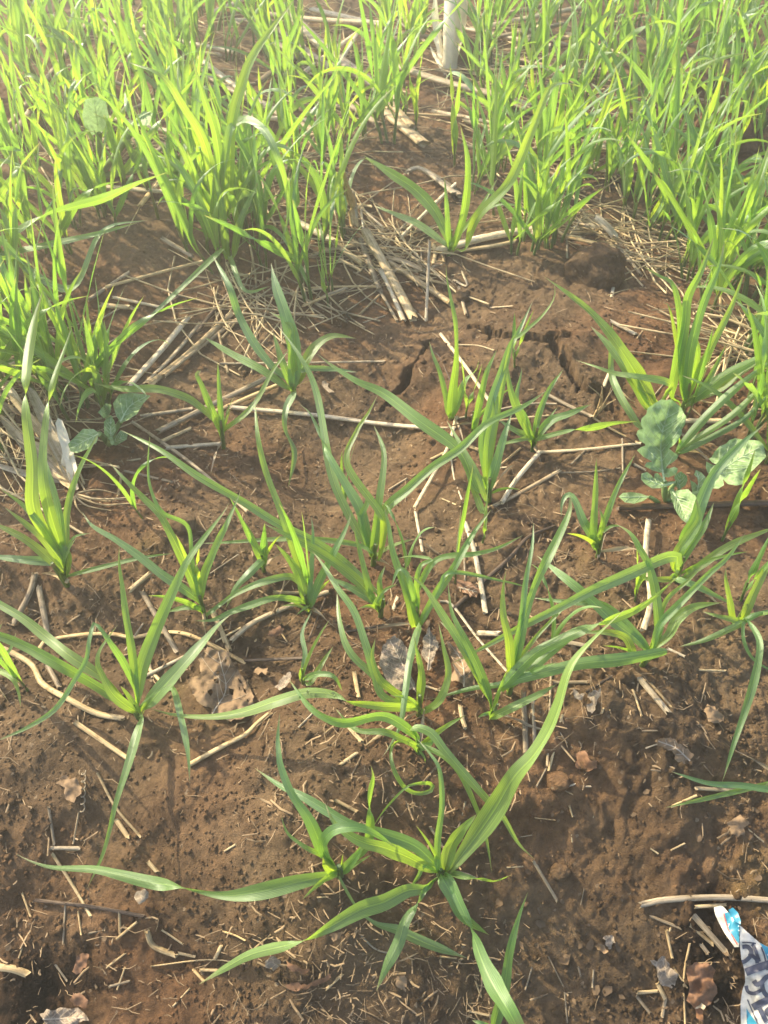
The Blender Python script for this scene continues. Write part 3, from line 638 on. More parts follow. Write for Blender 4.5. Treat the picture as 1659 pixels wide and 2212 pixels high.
wheat(4, 452, 1058, 'upright seedling with a broad backlit blade beside the bent grey stalk', [
 L('455 1000 475 930 515 790 552 678', 56, 'leaf_blue', u=.75), L('446 980 450 820 480 660 487 515', 56, 'leaf_bright', u=.75),
 L('440 1000 420 958 385 925', 34, 'leaf'), L('440 1020 395 1000 350 880 290 810 150 710 0 595 -120 540 -230 470 -285 425', 76, 'leaf', u=.5, wf=[.4, .6, .8, 1, .95, .85, .6, .4, 0]),
 L('440 1060 400 940 340 830 270 710', 36, 'leaf_blue'), L('430 1110 400 1040 370 960 352 880', 40, 'leaf_bright', h0=.005),
 L('440 960 425 800 460 640 500 520 540 400 582 325 642 196', 48, 'leaf_blue', u=.7), L('450 940 540 420 600 335 680 262 735 180 735 105', 30, 'leaf', u=.7)], .03)
wheat(4, 290, 705, 'narrow upright seedling with one tall bright blade on cracked soil', [
 L('290 690 300 560 312 450 310 300 290 190 272 100 268 38', 62, 'leaf_bright', u=.8, wf=[.5, .9, 1, .6, .35, .4, .25, 0]),
 L('278 690 265 600 240 500 212 430 195 368', 32, 'leaf', u=.7), L('300 680 330 600 352 540 398 492 412 440', 42, 'leaf', u=.6, tw=((.7, .2, 90),))], .03)
wheat(4, 385, 752, 'single slender shoot between two upright seedlings near the crack', [L('390 740 420 600 445 500 488 403', 42, 'leaf', u=.8), L('388 745 400 680 430 640', 20, 'leaf')])
wheat(4, 640, 845, 'low spreading seedling just below the wide soil crack', [
 L('636 780 590 700 552 600 530 490 525 420', 44, 'leaf_bright', u=.7), L('650 770 670 680 712 580 776 488', 38, 'leaf'),
 L('660 780 720 712 800 682 895 640', 50, 'leaf', u=.5), L('668 790 800 755 900 742 1000 722 1100 714', 50, 'leaf', hs=[2, 3, 3, 2.4, 2], tw=((.45, .1, 140),), wf=[.5, .7, .45, 1, .5, 0]),
 L('636 790 560 750 495 708', 44, 'leaf_blue', u=.3), L('640 785 560 800 480 822', 28, 'leaf', hs=[2, 2, 1.2]),
 L('610 700 572 620 590 520 596 483', 34, 'leaf_blue', u=.7), L('630 770 615 700 612 650', 12, 'leaf_bright', u=.8)], .03)
wheat(4, 1180, 690, 'robust seedling with very broad blade behind the lobed radish leaf', [
 L('1165 650 1085 500 985 350 892 242 790 160 690 88', 100, 'leaf', u=.6, wf=[.55, .9, 1, .7, .5, .35, 0], fold=.25),
 L('1140 660 1065 520 982 400 893 303', 66, 'leaf_bright', u=.6), L('1235 550 1100 522 1000 508 920 480 830 450', 44, 'leaf_blue', hs=[5, 5, 5, 4.5, 4], wf=[.6, .9, 1, .6, 0]),
 L('1115 745 1055 665 1003 570 980 480 988 285', 48, 'leaf_blue', u=.4)], .03)
wheat(4, 1290, 672, 'tall tufted seedling with many upright bright blades above the radish', [
 L('1242 610 1262 480 1300 300 1312 180 1372 60 1425 -80', 64, 'leaf_bright', u=.75), L('1300 620 1312 500 1332 370 1382 200 1445 50 1470 -60', 58, 'leaf', u=.75),
 L('1340 520 1356 400 1332 325', 48, 'leaf_bright', u=.8), L('1310 640 1400 572 1480 512 1600 450 1720 380', 62, 'leaf', u=.7),
 L('1340 620 1450 572 1560 490 1700 405', 44, 'leaf', u=.7), L('1290 600 1280 300 1250 130 1185 85 1120 45', 50, 'leaf_bright', u=.75), L('1330 560 1420 380 1500 220 1560 60', 44, 'leaf', u=.8),
 L('1300 600 1240 250 1205 200', 36, 'leaf_bright', u=.75), L('1350 600 1410 520 1480 380', 34, 'leaf_bright', u=.7)], .035)
wheat(4, 1262, 862, 'dark green seedling with blades leaning right above the lobed radish', [
 L('1270 835 1400 685 1540 555 1720 420', 50, 'leaf', u=.6), L('1275 830 1330 800 1500 690 1640 560 1760 470', 38, 'leaf', u=.6), L('1280 850 1420 780 1560 700 1700 560', 36, 'leaf', u=.5)])
wheat(6, 922, 196, 'squat pale based seedling with a bent broken leaf left of the radish', [
 L('905 150 905 60 912 -60 918 -232', 44, 'leaf_bright', u=.75), L('930 110 960 20 1010 -110 1085 -250', 36, 'leaf', u=.7), L('912 130 865 50 825 -50 795 -75 770 -40 765 20', 48, 'leaf_blue', hs=[2, 3.4, 4.4, 4.8, 4.4, 3.8]),
 L('920 110 980 62 1032 65', 28, 'leaf'), L('915 130 880 60 830 -30', 46, 'leaf_bright'), L('925 120 945 40 930 -20', 40, 'leaf_bright', u=.8), L('925 190 940 130 960 90', 24, 'straw_white', hs=[.4, 1, 1.6])], .03)
wheat(6, 1118, 662, 'stocky seedling with a crinkled leaf and a long level blade to the left', [
 L('1130 590 1080 540 1000 480 900 385 800 300 660 188', 64, 'leaf_blue', u=.45, wf=[.5, .8, 1, .9, .7, 0]),
 L('1165 580 1190 490 1290 382 1400 270 1480 200 1562 92', 46, 'leaf', u=.6, wf=[.4, .8, 1, .9, .7, .5, 0]),
 L('1175 580 1232 532 1268 465 1340 412 1462 390', 70, 'leaf_bright', u=.5, roll=25, fold=.3, wf=[.5, .9, .75, 1, .5, 0]),
 L('1225 600 1100 625 1000 640 850 655 680 695 500 745 380 762 195 812', 74, 'leaf', hs=[2.4, 3, 3, 3, 2.8, 2.2, 1.8, 1], wf=[.5, .65, .9, 1, .95, .8, .5, .35, 0]),
 L('1080 620 1045 545 970 520 850 522', 50, 'leaf_bright', hs=[2, 3, 3.4, 3]), L('1140 590 1050 485 940 400 800 390 640 370', 46, 'leaf_blue', u=.4),
 L('1185 520 1180 400 1150 250 1100 150 1062 90 1000 50', 64, 'leaf', u=.6, wf=[.45, .8, 1, .9, .7, .5, 0]), L('1180 500 1220 380 1310 300 1380 230', 30, 'leaf', u=.6)], .02)
wheat(6, 540, 782, 'seedling with a tall erect bright blade and long blades crossing to the right', [
 L('548 700 540 560 516 450 514 340 528 248', 56, 'leaf_bright', u=.75, wf=[.5, .9, 1, .85, .5, 0]),
 L('556 690 592 520 640 350 692 230 752 110 800 0 805 -70', 66, 'leaf', u=.65, wf=[.5, .9, 1, .75, .6, .9, .6, .2]),
 L('560 690 595 450 612 300 640 150 646 46', 38, 'leaf_blue', u=.65), L('505 765 640 622 750 560 900 490 1050 440 1150 382 1282 268', 70, 'leaf_bright', u=.35, h0=.02, wf=[.5, .9, 1, .8, .95, .7, .4, 0], tw=((.55, .1, 150),)),
 L('515 755 620 690 740 590 870 515', 62, 'leaf', u=.35, h0=.016, wf=[.5, 1, .9, 0]), L('550 700 640 560 760 430 830 350', 26, 'leaf', u=.4)], .03)
wheat(6, 1258, 300, 'bright seedling with a long flat blade arching left across its neighbours', [
 L('1262 250 1275 202 1240 192 1180 212 1050 272 900 338 760 412 600 492 420 590 290 656', 70, 'leaf_blue', hs=[4, 6, 6.4, 6.4, 6, 5.4, 4.8, 4, 3, 2.2], wf=[.4, .7, .9, 1, 1, .9, .75, .6, .4, 0], roll=10),
 L('1252 240 1272 170 1322 100 1362 30 1350 -60', 64, 'leaf_bright', u=.7), L('1262 240 1312 160 1382 60 1425 -40', 58, 'leaf_bright', u=.7), L('1285 290 1380 222 1500 142 1700 62', 48, 'leaf_bright', u=.5),
 L('1290 120 1342 40 1376 -60 1430 -170 1540 -290 1642 -378', 76, 'leaf_blue', u=.65, wf=[.6, .9, 1, .8, .55, 0]), L('1250 285 1350 320 1450 370 1520 405', 42, 'leaf_blue', hs=[2, 2, 1.6, 1]),
 L('1240 290 1150 290 1040 270', 36, 'leaf_bright', hs=[2, 2.4, 2])], .03)
wheat(6, 1520, 492, 'seedling at the right with a blade hanging down over the bare slope', [
 L('1508 470 1492 380 1476 290 1477 240', 44, 'leaf_bright', u=.7), L('1550 460 1592 360 1642 260 1700 160', 54, 'leaf_bright', u=.65), L('1555 472 1480 512 1380 555 1275 582', 40, 'leaf_blue', hs=[2, 2, 1.4, .6]),
 L('1530 470 1450 452 1375 430', 38, 'leaf', hs=[2, 2.6, 2.2]), L('1560 468 1620 440 1700 420', 34, 'leaf', hs=[2, 2.6, 2.4]),
 L('1570 470 1622 560 1605 700 1562 850 1512 1000 1480 1106 1460 1170', 54, 'leaf', hs=[2.6, 3.4, 3.2, 2.6, 1.8, 1, .6], wf=[.5, .7, .7, 1, .85, .5, 0]),
 L('1550 480 1555 560 1600 640 1700 700', 24, 'leaf', hs=[2, 1.8, 1.2, .8])], .026)
wheat(8, 1690, 60, 'shoot at the right edge with thin leaves lying flat on bare soil', [
 L('1680 95 1550 76 1400 65 1240 15', 30, 'leaf_blue', hs=[1, 1.2, 1, .7]), L('1690 60 1420 125 1300 152 1212 172', 26, 'leaf', hs=[1, .8, .8, .5]), L('1680 40 1690 -150 1660 -360', 40, 'leaf', hs=[1, 3, 5])])
wheat(6, 462, 888, 'bent seedling with two dark blades leaning left over pale dead leaves', [
 L('455 800 412 680 345 540 292 430 276 298', 54, 'leaf_bright', u=.6, wf=[.5, .8, 1, .8, .4, 0]), L('450 795 350 600 250 440 170 320 100 268', 54, 'leaf', u=.5, wf=[.5, .9, 1, .8, 0]),
 L('465 888 560 842 680 782 746 744', 50, 'leaf', hs=[.8, 2, 2.2, 1.8], roll=10), L('460 870 430 875 405 888', 26, 'leaf', hs=[.8, 1, .7]), L('455 800 380 640 330 560 240 470', 40, 'leaf_blue', u=.5)], .022)
wheat(6, 152, 882, 'seedling with a very long dewy blade crossing the holed dead leaf', [
 L('140 845 0 840 -150 820 -209 790 -330 780 -460 815 -610 865 -760 885 -910 875 -1025 845', 74, 'leaf', hs=[2, 3, 3.6, 3.8, 3.8, 3.4, 2.8, 2.2, 1.6, 1], tw=((.34, .06, 160),), wf=[.75, .95, .8, .4, .95, 1, .75, .45, .25, 0], dew=(.44, .46, .48, .40)),
 L('156 800 162 700 142 600 130 535', 52, 'leaf_bright', u=.7, wf=[.35, .8, 1, .6, 0]), L('172 862 240 812 278 700 256 580 235 478', 46, 'leaf', u=.6, wf=[.5, .9, 1, .85, .5, 0]),
 L('140 840 20 760 -20 720 -50 630 -38 545', 48, 'leaf_bright', u=.7), L('145 840 0 800 -40 700 -80 570 -129 430 -199 330 -269 220 -309 170', 50, 'leaf_blue', u=.5, wf=[.4, .7, 1, .95, .8, .6, 0]),
 L('140 850 -50 700 -150 600 -190 480 -204 340', 46, 'leaf_blue', u=.4)], .026)
wheat(6, 148, 512, 'seedling with small looping leaves above the veined grey dead leaf', [
 L('132 490 112 400 84 310 66 238', 54, 'leaf_bright', u=.7), L('152 490 222 360 302 240 382 100 462 -10', 48, 'leaf', u=.55),
 L('120 330 95 260 60 250 30 330', 40, 'leaf_blue', hs=[4.5, 5.6, 5.8, 4.6]), L('150 330 230 205 400 180 500 152 602 100', 36, 'leaf', u=.45), L('140 300 160 230 205 205 120 190 60 200', 30, 'leaf', hs=[5, 6, 6, 6, 5.6]),
 L('150 500 140 530 112 640 92 780 70 920 20 1020 -10 1060', 44, 'leaf_blue', hs=[4, 4.6, 4.6, 4.2, 3.4, 2.4, 1.8], wf=[.5, .8, 1, 1, .9, .6, 0]),
 L('145 480 100 350 40 180 20 60 0 -30', 46, 'leaf', u=.65), L('160 480 240 330 290 260 520 300 640 330', 26, 'leaf_blue', hs=[2, 4, 5, 3, 2])], .03)
wheat(6, 152, 1042, 'drooping seedling whose thin leaf ends in a loop on the soil', [
 L('120 930 200 952 262 1030 330 1110 440 1236 510 1310 580 1430 652 1502', 50, 'leaf_blue', hs=[4, 4.6, 4.2, 3.8, 3, 2.4, 1.4, .6], wf=[.6, .8, 1, 1, .9, .75, .5, 0]),
 L('135 1000 250 1050 330 1132 400 1282 440 1402 466 1558', 32, 'leaf', hs=[2, 3, 3, 2.2, 1.4, .6]),
 L('60 990 30 1030 42 1112 90 1190 150 1216 208 1200 200 1172 135 1175 85 1198 0 1290 -60 1380', 26, 'leaf_bright', hs=[2, 2.6, 2.4, 2, 1.6, 2, 2.8, 2.8, 2, 1.2, .6], wf=[.8, 1, 1, .6, 1, 1, .9, .9, .5, .5, .3, 0]),
 L('130 960 0 882 -160 910 -250 890 -330 832 -414 718', 64, 'leaf', hs=[3, 4, 4, 4, 4, 4], wf=[.5, 1, .9, 1, .75, 0], tw=((.4, .1, 30),)),
 L('140 1010 80 980 0 950 -120 940 -210 850', 40, 'leaf_bright', hs=[2, 3, 3, 2.6, 2.4]), L('150 1020 200 1000 220 960', 46, 'leaf_blue', hs=[1, 2, 2.6]), L('150 1030 175 1060 178 1085', 18, 'leaf_bright', hs=[.8, .9, .4])], .018)
wheat(3, 1268, 600, 'broad bluish seedling standing alone on bare red soil', [
 L('1268 560 1272 400 1232 250 1192 130 1170 30', 84, 'leaf_blue', u=.65, wf=[.55, .9, 1, .85, .6, 0]), L('1252 540 1180 480 1100 380 1030 250 990 130 920 0', 48, 'leaf_blue', u=.55),
 L('1242 570 1130 492 1000 422 878 348', 50, 'leaf', u=.4), L('1290 540 1322 450 1372 382 1440 345 1540 356', 60, 'leaf_bright', u=.55, wf=[.45, .9, 1, .7, 0]),
 L('1300 490 1420 488 1545 502', 38, 'leaf_blue', hs=[3, 3, 2.2]), L('1272 592 1236 660 1230 750 1270 850 1245 1002', 54, 'leaf_blue', hs=[1.5, 1.4, 1, .8, .5], wf=[.7, .9, .6, 1, .6, 0], tw=((.4, .1, 60),)),
 L('1280 540 1260 400 1255 300 1160 240', 40, 'leaf_bright', u=.7), L('1262 560 1220 460 1180 330', 44, 'leaf', u=.6)], .03)
wheat(3, 966, 828, 'small seedling with a curled bright tip between two dry stalks', [
 L('948 740 905 640 872 560 850 512 868 496', 44, 'leaf_bright', u=.75, wf=[.5, .9, 1, .8, .4]), L('960 740 950 620 941 456', 36, 'leaf', u=.8),
 L('940 720 862 650 800 610 680 575 530 574 400 548', 48, 'leaf', u=.5, wf=[.4, .8, .9, 1, .7, 0]), L('972 750 1050 690 1112 620 1182 490 1252 400', 32, 'leaf', u=.6), L('970 740 996 658', 16, 'leaf_bright', u=.7)], .034)
wheat(2, 282, 1100, 'seedling with one broad arching blade over the pale stalk pile', [
 L('285 1050 225 920 135 820 40 755 -90 670', 68, 'leaf', u=.6, wf=[.5, .8, 1, .75, 0], tw=((.2, .15, 30),)), L('280 1050 270 880 262 768', 32, 'leaf', u=.8), L('290 1050 400 920 492 770', 28, 'leaf', u=.7),
 L('270 1060 150 970 60 930 -40 890', 44, 'leaf_blue', u=.3), L('350 1080 400 940 540 790 640 560 720 380 815 360', 60, 'leaf_bright', u=.8), L('300 1070 350 900 362 700 330 540', 46, 'leaf_bright', u=.85)], .03)
wheat(1, 960, 1085, 'tall seedling with a pale blade arching right in a high hook', [
 L('980 640 1000 550 1062 515 1140 562 1200 680 1240 820 1242 950 1208 1062', 50, 'leaf_blue', hs=[13, 15.5, 16.5, 16, 13.5, 10.5, 8, 6], wf=[.6, .9, 1, 1, .95, .8, .5, 0]),
 L('985 900 1000 560 1042 380 1105 220 1275 -5', 74, 'leaf_bright', u=.85, wf=[.4, .9, 1, .8, 0]), L('960 950 940 620 880 420 830 250', 60, 'leaf', u=.85), L('950 960 890 640 790 460 700 330 560 270', 56, 'leaf', u=.8), L('940 980 840 760 760 600 720 560', 50, 'leaf_bright', u=.8)], .05)
wheat(1, 20, 1180, 'seedling at the left with a long level twisted pale blade', [
 L('0 1050 200 930 440 860 600 790 735 740', 62, 'leaf_blue', hs=[5, 9, 11, 12, 13], tw=((.5, .15, 100),), wf=[.5, .8, .8, 1, 0]), L('20 1100 200 1060 420 1010 600 960', 44, 'leaf', hs=[4, 6, 7, 7]), L('30 1100 300 1250 440 1000 640 950', 44, 'leaf_blue', hs=[4, 3, 7, 7]), L('0 1100 -60 800 -20 540', 60, 'leaf', u=.8)], .04)
wheat(3, 1000, 800-760, 'seedling with bluish blades bending over to touch bare soil', [L('940 -10 760 160 530 375', 34, 'leaf', hs=[5, 4, 1.5]), L('1000 20 1060 150 1170 130', 30, 'leaf_blue', hs=[3, 3, 2]), L('980 0 960 -200 920 -400', 46, 'leaf_bright', u=.8), L('1010 0 1040 -150 1120 -330', 46, 'leaf_bright', u=.8)])
# ------------------------------------------------------------------ WHEAT, the stand behind
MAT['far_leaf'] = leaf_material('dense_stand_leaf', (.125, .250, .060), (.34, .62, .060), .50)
def proto_plant(seed, hgt):
    rs = random.Random(seed); parts = []; arch = False
    nt = rs.choice([1, 2, 2, 2, 3, 3])
    for k in range(nt):
        a0 = rs.uniform(0, 6.28); off = np.array([math.cos(a0), math.sin(a0), 0]) * (.006 * (k > 0))
        hs = hgt * rs.uniform(.14, .24); lean = np.array([math.cos(a0), math.sin(a0), 0]) * rs.uniform(.05, .42)
        top = off + np.array([0, 0, hs]) + lean * hs
        parts.append(('stem', 'stem', tube_mesh('stem', [off - np.array([0, 0, .008]), (off + top) / 2, top], [.0019, .0017, .0010], 6, 4, hollow=False)))
        nl = rs.choice([2, 2, 3]); az = a0
        for j in range(nl):
            az += math.pi + rs.uniform(-.9, .9); Lf = hgt * rs.uniform(.60, 1.0)
            el = R(rs.uniform(46, 86)) if j else R(rs.uniform(76, 89)); p = off + (top - off) * rs.uniform(.45, 1.0)
            droop = rs.choice([-.1, .08, .15, .3, .5, .8, 1.5]) * rs.uniform(.7, 1.2)
            if droop > 1: arch = True
            bend = rs.uniform(-.3, .3); P = [off - np.array([0, 0, .004]), p]; n = 7
            for i in range(n):
                s = (i + .5) / n; e = el - droop * s * s * 1.6; aa = az + bend * s
                p = p + np.array([math.cos(aa) * math.cos(e), math.sin(aa) * math.cos(e), math.sin(e)]) * Lf / n
                P.append(p)
            w = .0048 + .0040 * rs.random()
            tw = ((rs.uniform(.4, .8), .14, rs.choice([0, 60, 120, 170])),)
            me = blade_mesh('leaf', P, w, None, tw, rs.uniform(-50, 50), .14, sheath=.18, nseg=20, seed=seed * 31 + j + 7 * k,
                            ref=(math.cos(az + 2), math.sin(az + 2), .6))
            parts.append(('leaf', rs.choice(['far_leaf', 'far_leaf', 'far_leaf', 'leaf_bright', 'leaf_blue']), me))
    return parts, hgt, nt, arch
PROTOS = [proto_plant(100 + i, .132 + .060 * ((i * 7) % 10) / 10) for i in range(24)]
for pr in PROTOS:
    for nm, mt, me in pr[0]: me.materials.append(MAT[mt])
ZONES = [
 ('-90 150 420 150 540 330 420 480 200 560 -80 600', 76, 'wheat seedling in the dense stand left of the arching hooked leaf'),
 ('395 480 560 470 600 560 520 600 400 585', 18, 'wheat seedling in the tight clump beside the flattened straw sheaf'),
 ('620 590 720 590 730 650 640 650', 4, 'wheat seedling in the small tuft by the reddish stem'),
 ('560 60 940 60 960 330 700 380 540 300', 30, 'wheat seedling growing through straw beside the maize stump'),
 ('1020 170 1760 170 1760 420 1280 430 1060 310', 64, 'wheat seedling in the dense stand right of the maize stump'),
 ('1400 430 1780 420 1780 720 1500 660 1420 560', 40, 'wheat seedling in the stand right of the big round clod'),
 ('110 800 200 790 235 900 150 930 90 880', 11, 'wheat seedling in the tuft behind the left radish'),
 ('900 310 1250 310 1230 420 1130 560 940 400', 11, 'wheat seedling standing apart behind the split pale stalk'),
 ('560 340 740 340 740 560 610 560', 9, 'wheat seedling between the tight clump and the flattened sheaf'),
 ('1300 400 1460 440 1440 540 1360 480', 4, 'wheat seedling in the loose row behind the big round clod'),
 ('1080 535 1205 535 1205 572 1085 572', 4, 'wheat seedling beside the thick bleached stalk left of the clod'),
 ('1490 670 1740 660 1740 1000 1640 1010 1570 860', 16, 'wheat seedling in the thin stand right of the radish'),
 ('-140 560 90 620 70 760 -110 780', 14, 'wheat seedling at the left above the dry husk'),
 ('-150 800 20 800 40 1000 -150 1040', 8, 'wheat seedling at the left edge beside the dry husk'),
 ('-200 -150 560 -150 640 60 560 150 -150 150', 100, None), ('560 -150 960 -150 960 20 620 40', 12, None), ('1000 -150 1800 -150 1800 180 1020 180', 105, None),
]
SHOOTS = [(560, 1228, 'slender shoot behind the seedling with pale arching blades'), (742, 1112, 'slender shoot behind the long sweeping blue green blade'), (668, 1300, 'slender shoot rising from flattened straw near the veined leaf'), (872, 1246, 'slender shoot beside the short seedling with the level leaf'),
 (1042, 1172, 'slender shoot below the bent bleached stalk'), (1180, 1400, 'slender shoot beneath the long flat arching blade'), (1372, 1300, 'slender shoot behind the stocky crinkled leaf seedling'), (1600, 1300, 'slender shoot behind the seedling hanging over the slope'), (60, 1490, 'slender shoot beside the thick curved tan stem'),
 (310, 1120, 'slender shoot above the earth ledge'), (1005, 905, 'slender shoot left of the low spreading seedling'), (1112, 792, 'slender shoot at the middle of the soil crack'), (1560, 1170, 'slender shoot below the radish'), (985, 1260, 'slender shoot by the dark crooked twig'), (430, 1300, 'slender shoot among grey stalks behind the holed leaf'), (1480, 905, 'slender shoot touching the large radish leaf')]
FAR = {'V': [], 'F': [], 'U': [], 'M': [], 'n': 0}; FM = ['far_leaf', 'leaf_bright', 'leaf_blue', 'stem']
def add_far(pr, x, y, sc, rz, tx, ty):
    m4 = Matrix.Translation((x, y, gz(x, y))) @ Matrix.Rotation(rz, 4, 'Z') @ Matrix.Rotation(ty, 4, 'Y') @ Matrix.Rotation(tx, 4, 'X') @ Matrix.Scale(sc, 4)
    A = np.array(m4)
    for nm, mt, me in pr[0]:
        n = len(me.vertices); co = np.empty(n * 3, np.float32); me.vertices.foreach_get('co', co); co = co.reshape(-1, 3) @ A[:3, :3].T + A[:3, 3]
        F = [tuple(i + FAR['n'] for i in p.vertices) for p in me.polygons]; uv = np.empty(len(me.loops) * 2, np.float32); me.uv_layers[0].data.foreach_get('uv', uv)
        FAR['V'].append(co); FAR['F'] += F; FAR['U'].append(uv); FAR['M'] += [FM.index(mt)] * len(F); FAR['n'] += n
KEEP = [[tuple(flat(*p)[:2]) for p in pairs(k)] for k in ('905 -80 1040 -80 1020 400 920 400', '600 -40 820 60 850 180 780 180 640 90')]     # stump and open straw pile
zr = random.Random(17); PL = []
for zs, n, lab in ZONES:
    poly = [tuple(flat(*p)[:2]) for p in pairs(zs)]; xs = [p[0] for p in poly]; ys = [p[1] for p in poly]
    area = abs(sum(poly[i][0] * poly[i - 1][1] - poly[i - 1][0] * poly[i][1] for i in range(len(poly)))) / 2
    md = .62 * math.sqrt(area / n); k = 0; tries = 0
    while k < n and tries < 6000:
        tries += 1; x = zr.uniform(min(xs), max(xs)); y = zr.uniform(min(ys), max(ys))
        if not inside(x, y, poly) or any(inside(x, y, q) for q in KEEP) or any((x - a) ** 2 + (y - b) ** 2 < md * md for a, b in PL): continue
        PL.append((x, y)); k += 1
        pr = PROTOS[zr.randrange(len(PROTOS))]
        if lab is None: add_far(pr, x, y, zr.uniform(.8, 1.15), zr.uniform(0, 6.28), zr.uniform(-.15, .15), zr.uniform(-.15, .15)); continue
        sc = zr.uniform(.78, 1.12); hh = sc * pr[1]
        ds = ('tall ' if hh > .168 else 'short ' if hh < .138 else '') + {1: 'single', 2: 'twin', 3: 'triple'}[pr[2]] + ' shoot' + (' arching ' if pr[3] else ' upright ')
        root = empty('wheat_seedling', (x, y, gz(x, y))); tag(root, ds + lab, 'wheat', WG); root.rotation_euler.z = zr.uniform(0, 6.28)
        root.scale = (sc, sc, sc)
        root.rotation_euler.x = zr.uniform(-.12, .12); root.rotation_euler.y = zr.uniform(-.12, .12)
        for nm, mt, me in pr[0]:
            o = bpy.data.objects.new(nm, me); col.objects.link(o); o.parent = root

for X, Y, lab in SHOOTS:
    x, y, z = onground(X, Y); pr = zr.choice([q for q in PROTOS if q[2] == 1]); root = empty('wheat_shoot', (x, y, z)); tag(root, lab, 'wheat', WG); root.rotation_euler.z = zr.uniform(0, 6.28); sc = zr.uniform(.48, .72); root.scale = (sc,) * 3
    for nm, mt, q in pr[0]: o = bpy.data.objects.new(nm, q); col.objects.link(o); o.parent = root
me = bpy.data.meshes.new('far_wheat_stand'); me.from_pydata(np.concatenate(FAR['V']).tolist(), [], FAR['F']); me.uv_layers.new(name='UVMap').data.foreach_set('uv', np.concatenate(FAR['U']))
me.polygons.foreach_set('material_index', FAR['M']); me.polygons.foreach_set('use_smooth', [True] * len(me.polygons))
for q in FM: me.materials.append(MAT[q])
o = bpy.data.objects.new('far_wheat_stand', me); col.objects.link(o); o['kind'] = 'stuff'; tag(o, 'dense far wheat whose seedlings merge into one green mass', 'wheat')

# ------------------------------------------------------------------ blades cut from an outline: radish leaves, dead leaves, packet
def sheet(name, t, outline, base, tip, h0, h1, mat, parent, root_loc, step=9, fold=.0, wave=.002, holes=(), veins=None, vmat=None, seed=1, curl=0.0, lat=5):
    ol = [T2D(t, *q) for q in outline]; b = np.array(T2D(t, *base)); e = np.array(T2D(t, *tip)); ax = e - b; LL = np.linalg.norm(ax); ax = ax / LL; pr = np.array([-ax[1], ax[0]])
    hl = [[T2D(t, *q) for q in h] for h in holes]
    V2, F = fill2d(ol, step, hl)
    def up(q):
        d = np.array(q) - b; s = float(d @ ax) / LL; c = float(d @ pr) / (LL * .35)
        h = h0 + (h1 - h0) * s + fold * min(abs(c), 1.4) - curl * s * s
        h += wave * float(vnoise(np.array([q[0] / 26.0 + seed]), np.array([q[1] / 26.0]), seed)[0]) + .4 * wave * float(vnoise(np.array([q[0] / 9.0 + seed]), np.array([q[1] / 9.0]), seed + 5)[0])
        return h
    V = [onground(q[0], q[1], max(.0012, up(q))) - root_loc for q in V2]
    me = mesh(name, V, F); o = link(name, me, mat, parent)
    if parent is None: o.location = root_loc
    if veins:
        vs = [np.array(T2D(t, *q)) for q in pairs(veins)]; C, _ = resample(vs, 16); VV = []; FF = []
        def strip(pts, w0, w1):
            Q = [onground(q[0], q[1], max(.0012, up(q)) + .00035) - root_loc for q in pts]; n = len(Q); base_i = len(VV)
            for i, q in enumerate(Q):
                tg = Q[min(i + 1, n - 1)] - Q[max(i - 1, 0)]; sd = np.cross(tg, np.array([0, -.5, .86])); sd = sd / (np.linalg.norm(sd) + 1e-9)
                w = w0 + (w1 - w0) * i / max(1, n - 1)
                VV.extend([q - sd * w, q + np.array([0, -.0002, .0003]), q + sd * w])
            for i in range(n - 1):
                a = base_i + i * 3; FF.extend([(a, a + 1, a + 4, a + 3), (a + 1, a + 2, a + 5, a + 4)])
        strip(C, .0007 if vmat == 'radish_vein' else .0005, .0003)
        for k in range(lat):
            i = int(2 + (k + .5) * 12.5 / lat); T = C[i + 1] - C[i - 1]; T = T / np.linalg.norm(T)
            for sg in (-1, 1):
                nrm = np.array([-T[1], T[0]]) * sg; pts = [C[i]]; d = T * .75 + nrm * .8; d /= np.linalg.norm(d); q = C[i]
                for j in range(30):
                    q = q + d * LL * .03; d = d + T * .035; d /= np.linalg.norm(d)
                    if not inside(q[0] + d[0] * LL * .03, q[1] + d[1] * LL * .03, ol) or any(inside(q[0], q[1], h) for h in hl): break
                    pts.append(q)
                if len(pts) > 2: strip(pts, .00036 if vmat == 'radish_vein' else .00022, .00012)
        link('veins', mesh('veins', VV, FF), vmat, o)
    return o
def stalk(name, t, pts, w, hs, mat, parent, loc):
    P = [T2D(t, *q) for q in pts]; n = len(P)
    Q = [onground(q[0], q[1], np.interp(i / (n - 1), np.linspace(0, 1, len(hs)), hs) * .01) for i, q in enumerate(P)]
    r = w * .25 * depth_m(Q[0])
    return link(name, tube_mesh(name, [q - loc for q in Q], [r * 1.2, r], 8, hollow=False), mat, parent)
RL = onground(*T2D(12, 585, 1215)); rd = empty('radish_plant', RL); tag(rd, 'young radish plant with scalloped grey green leaves among the wheat', 'radish')
sheet('leaf', 12, pairs('535 960 525 910 440 890 340 840 365 800 425 790 330 740 260 670 300 640 350 620 345 600 290 570 255 500 270 455 325 440 300 390 310 330 360 285 375 220 430 185 480 150 520 125 570 135 620 125 680 165 740 220 760 270 785 310 775 390 740 450 735 500 700 560 660 610 605 650 650 690 700 720 690 760 640 800 575 840 575 865 620 860 660 845 695 865 690 910 650 940 590 960 560 955 570 1000 540 1000'), (550, 1000), (610, 130), .022, .072, 'radish', rd, RL, 7, .006, .004, veins='552 1000 530 850 515 680 530 480 600 240 612 170', vmat='radish_vein', seed=2, lat=7)
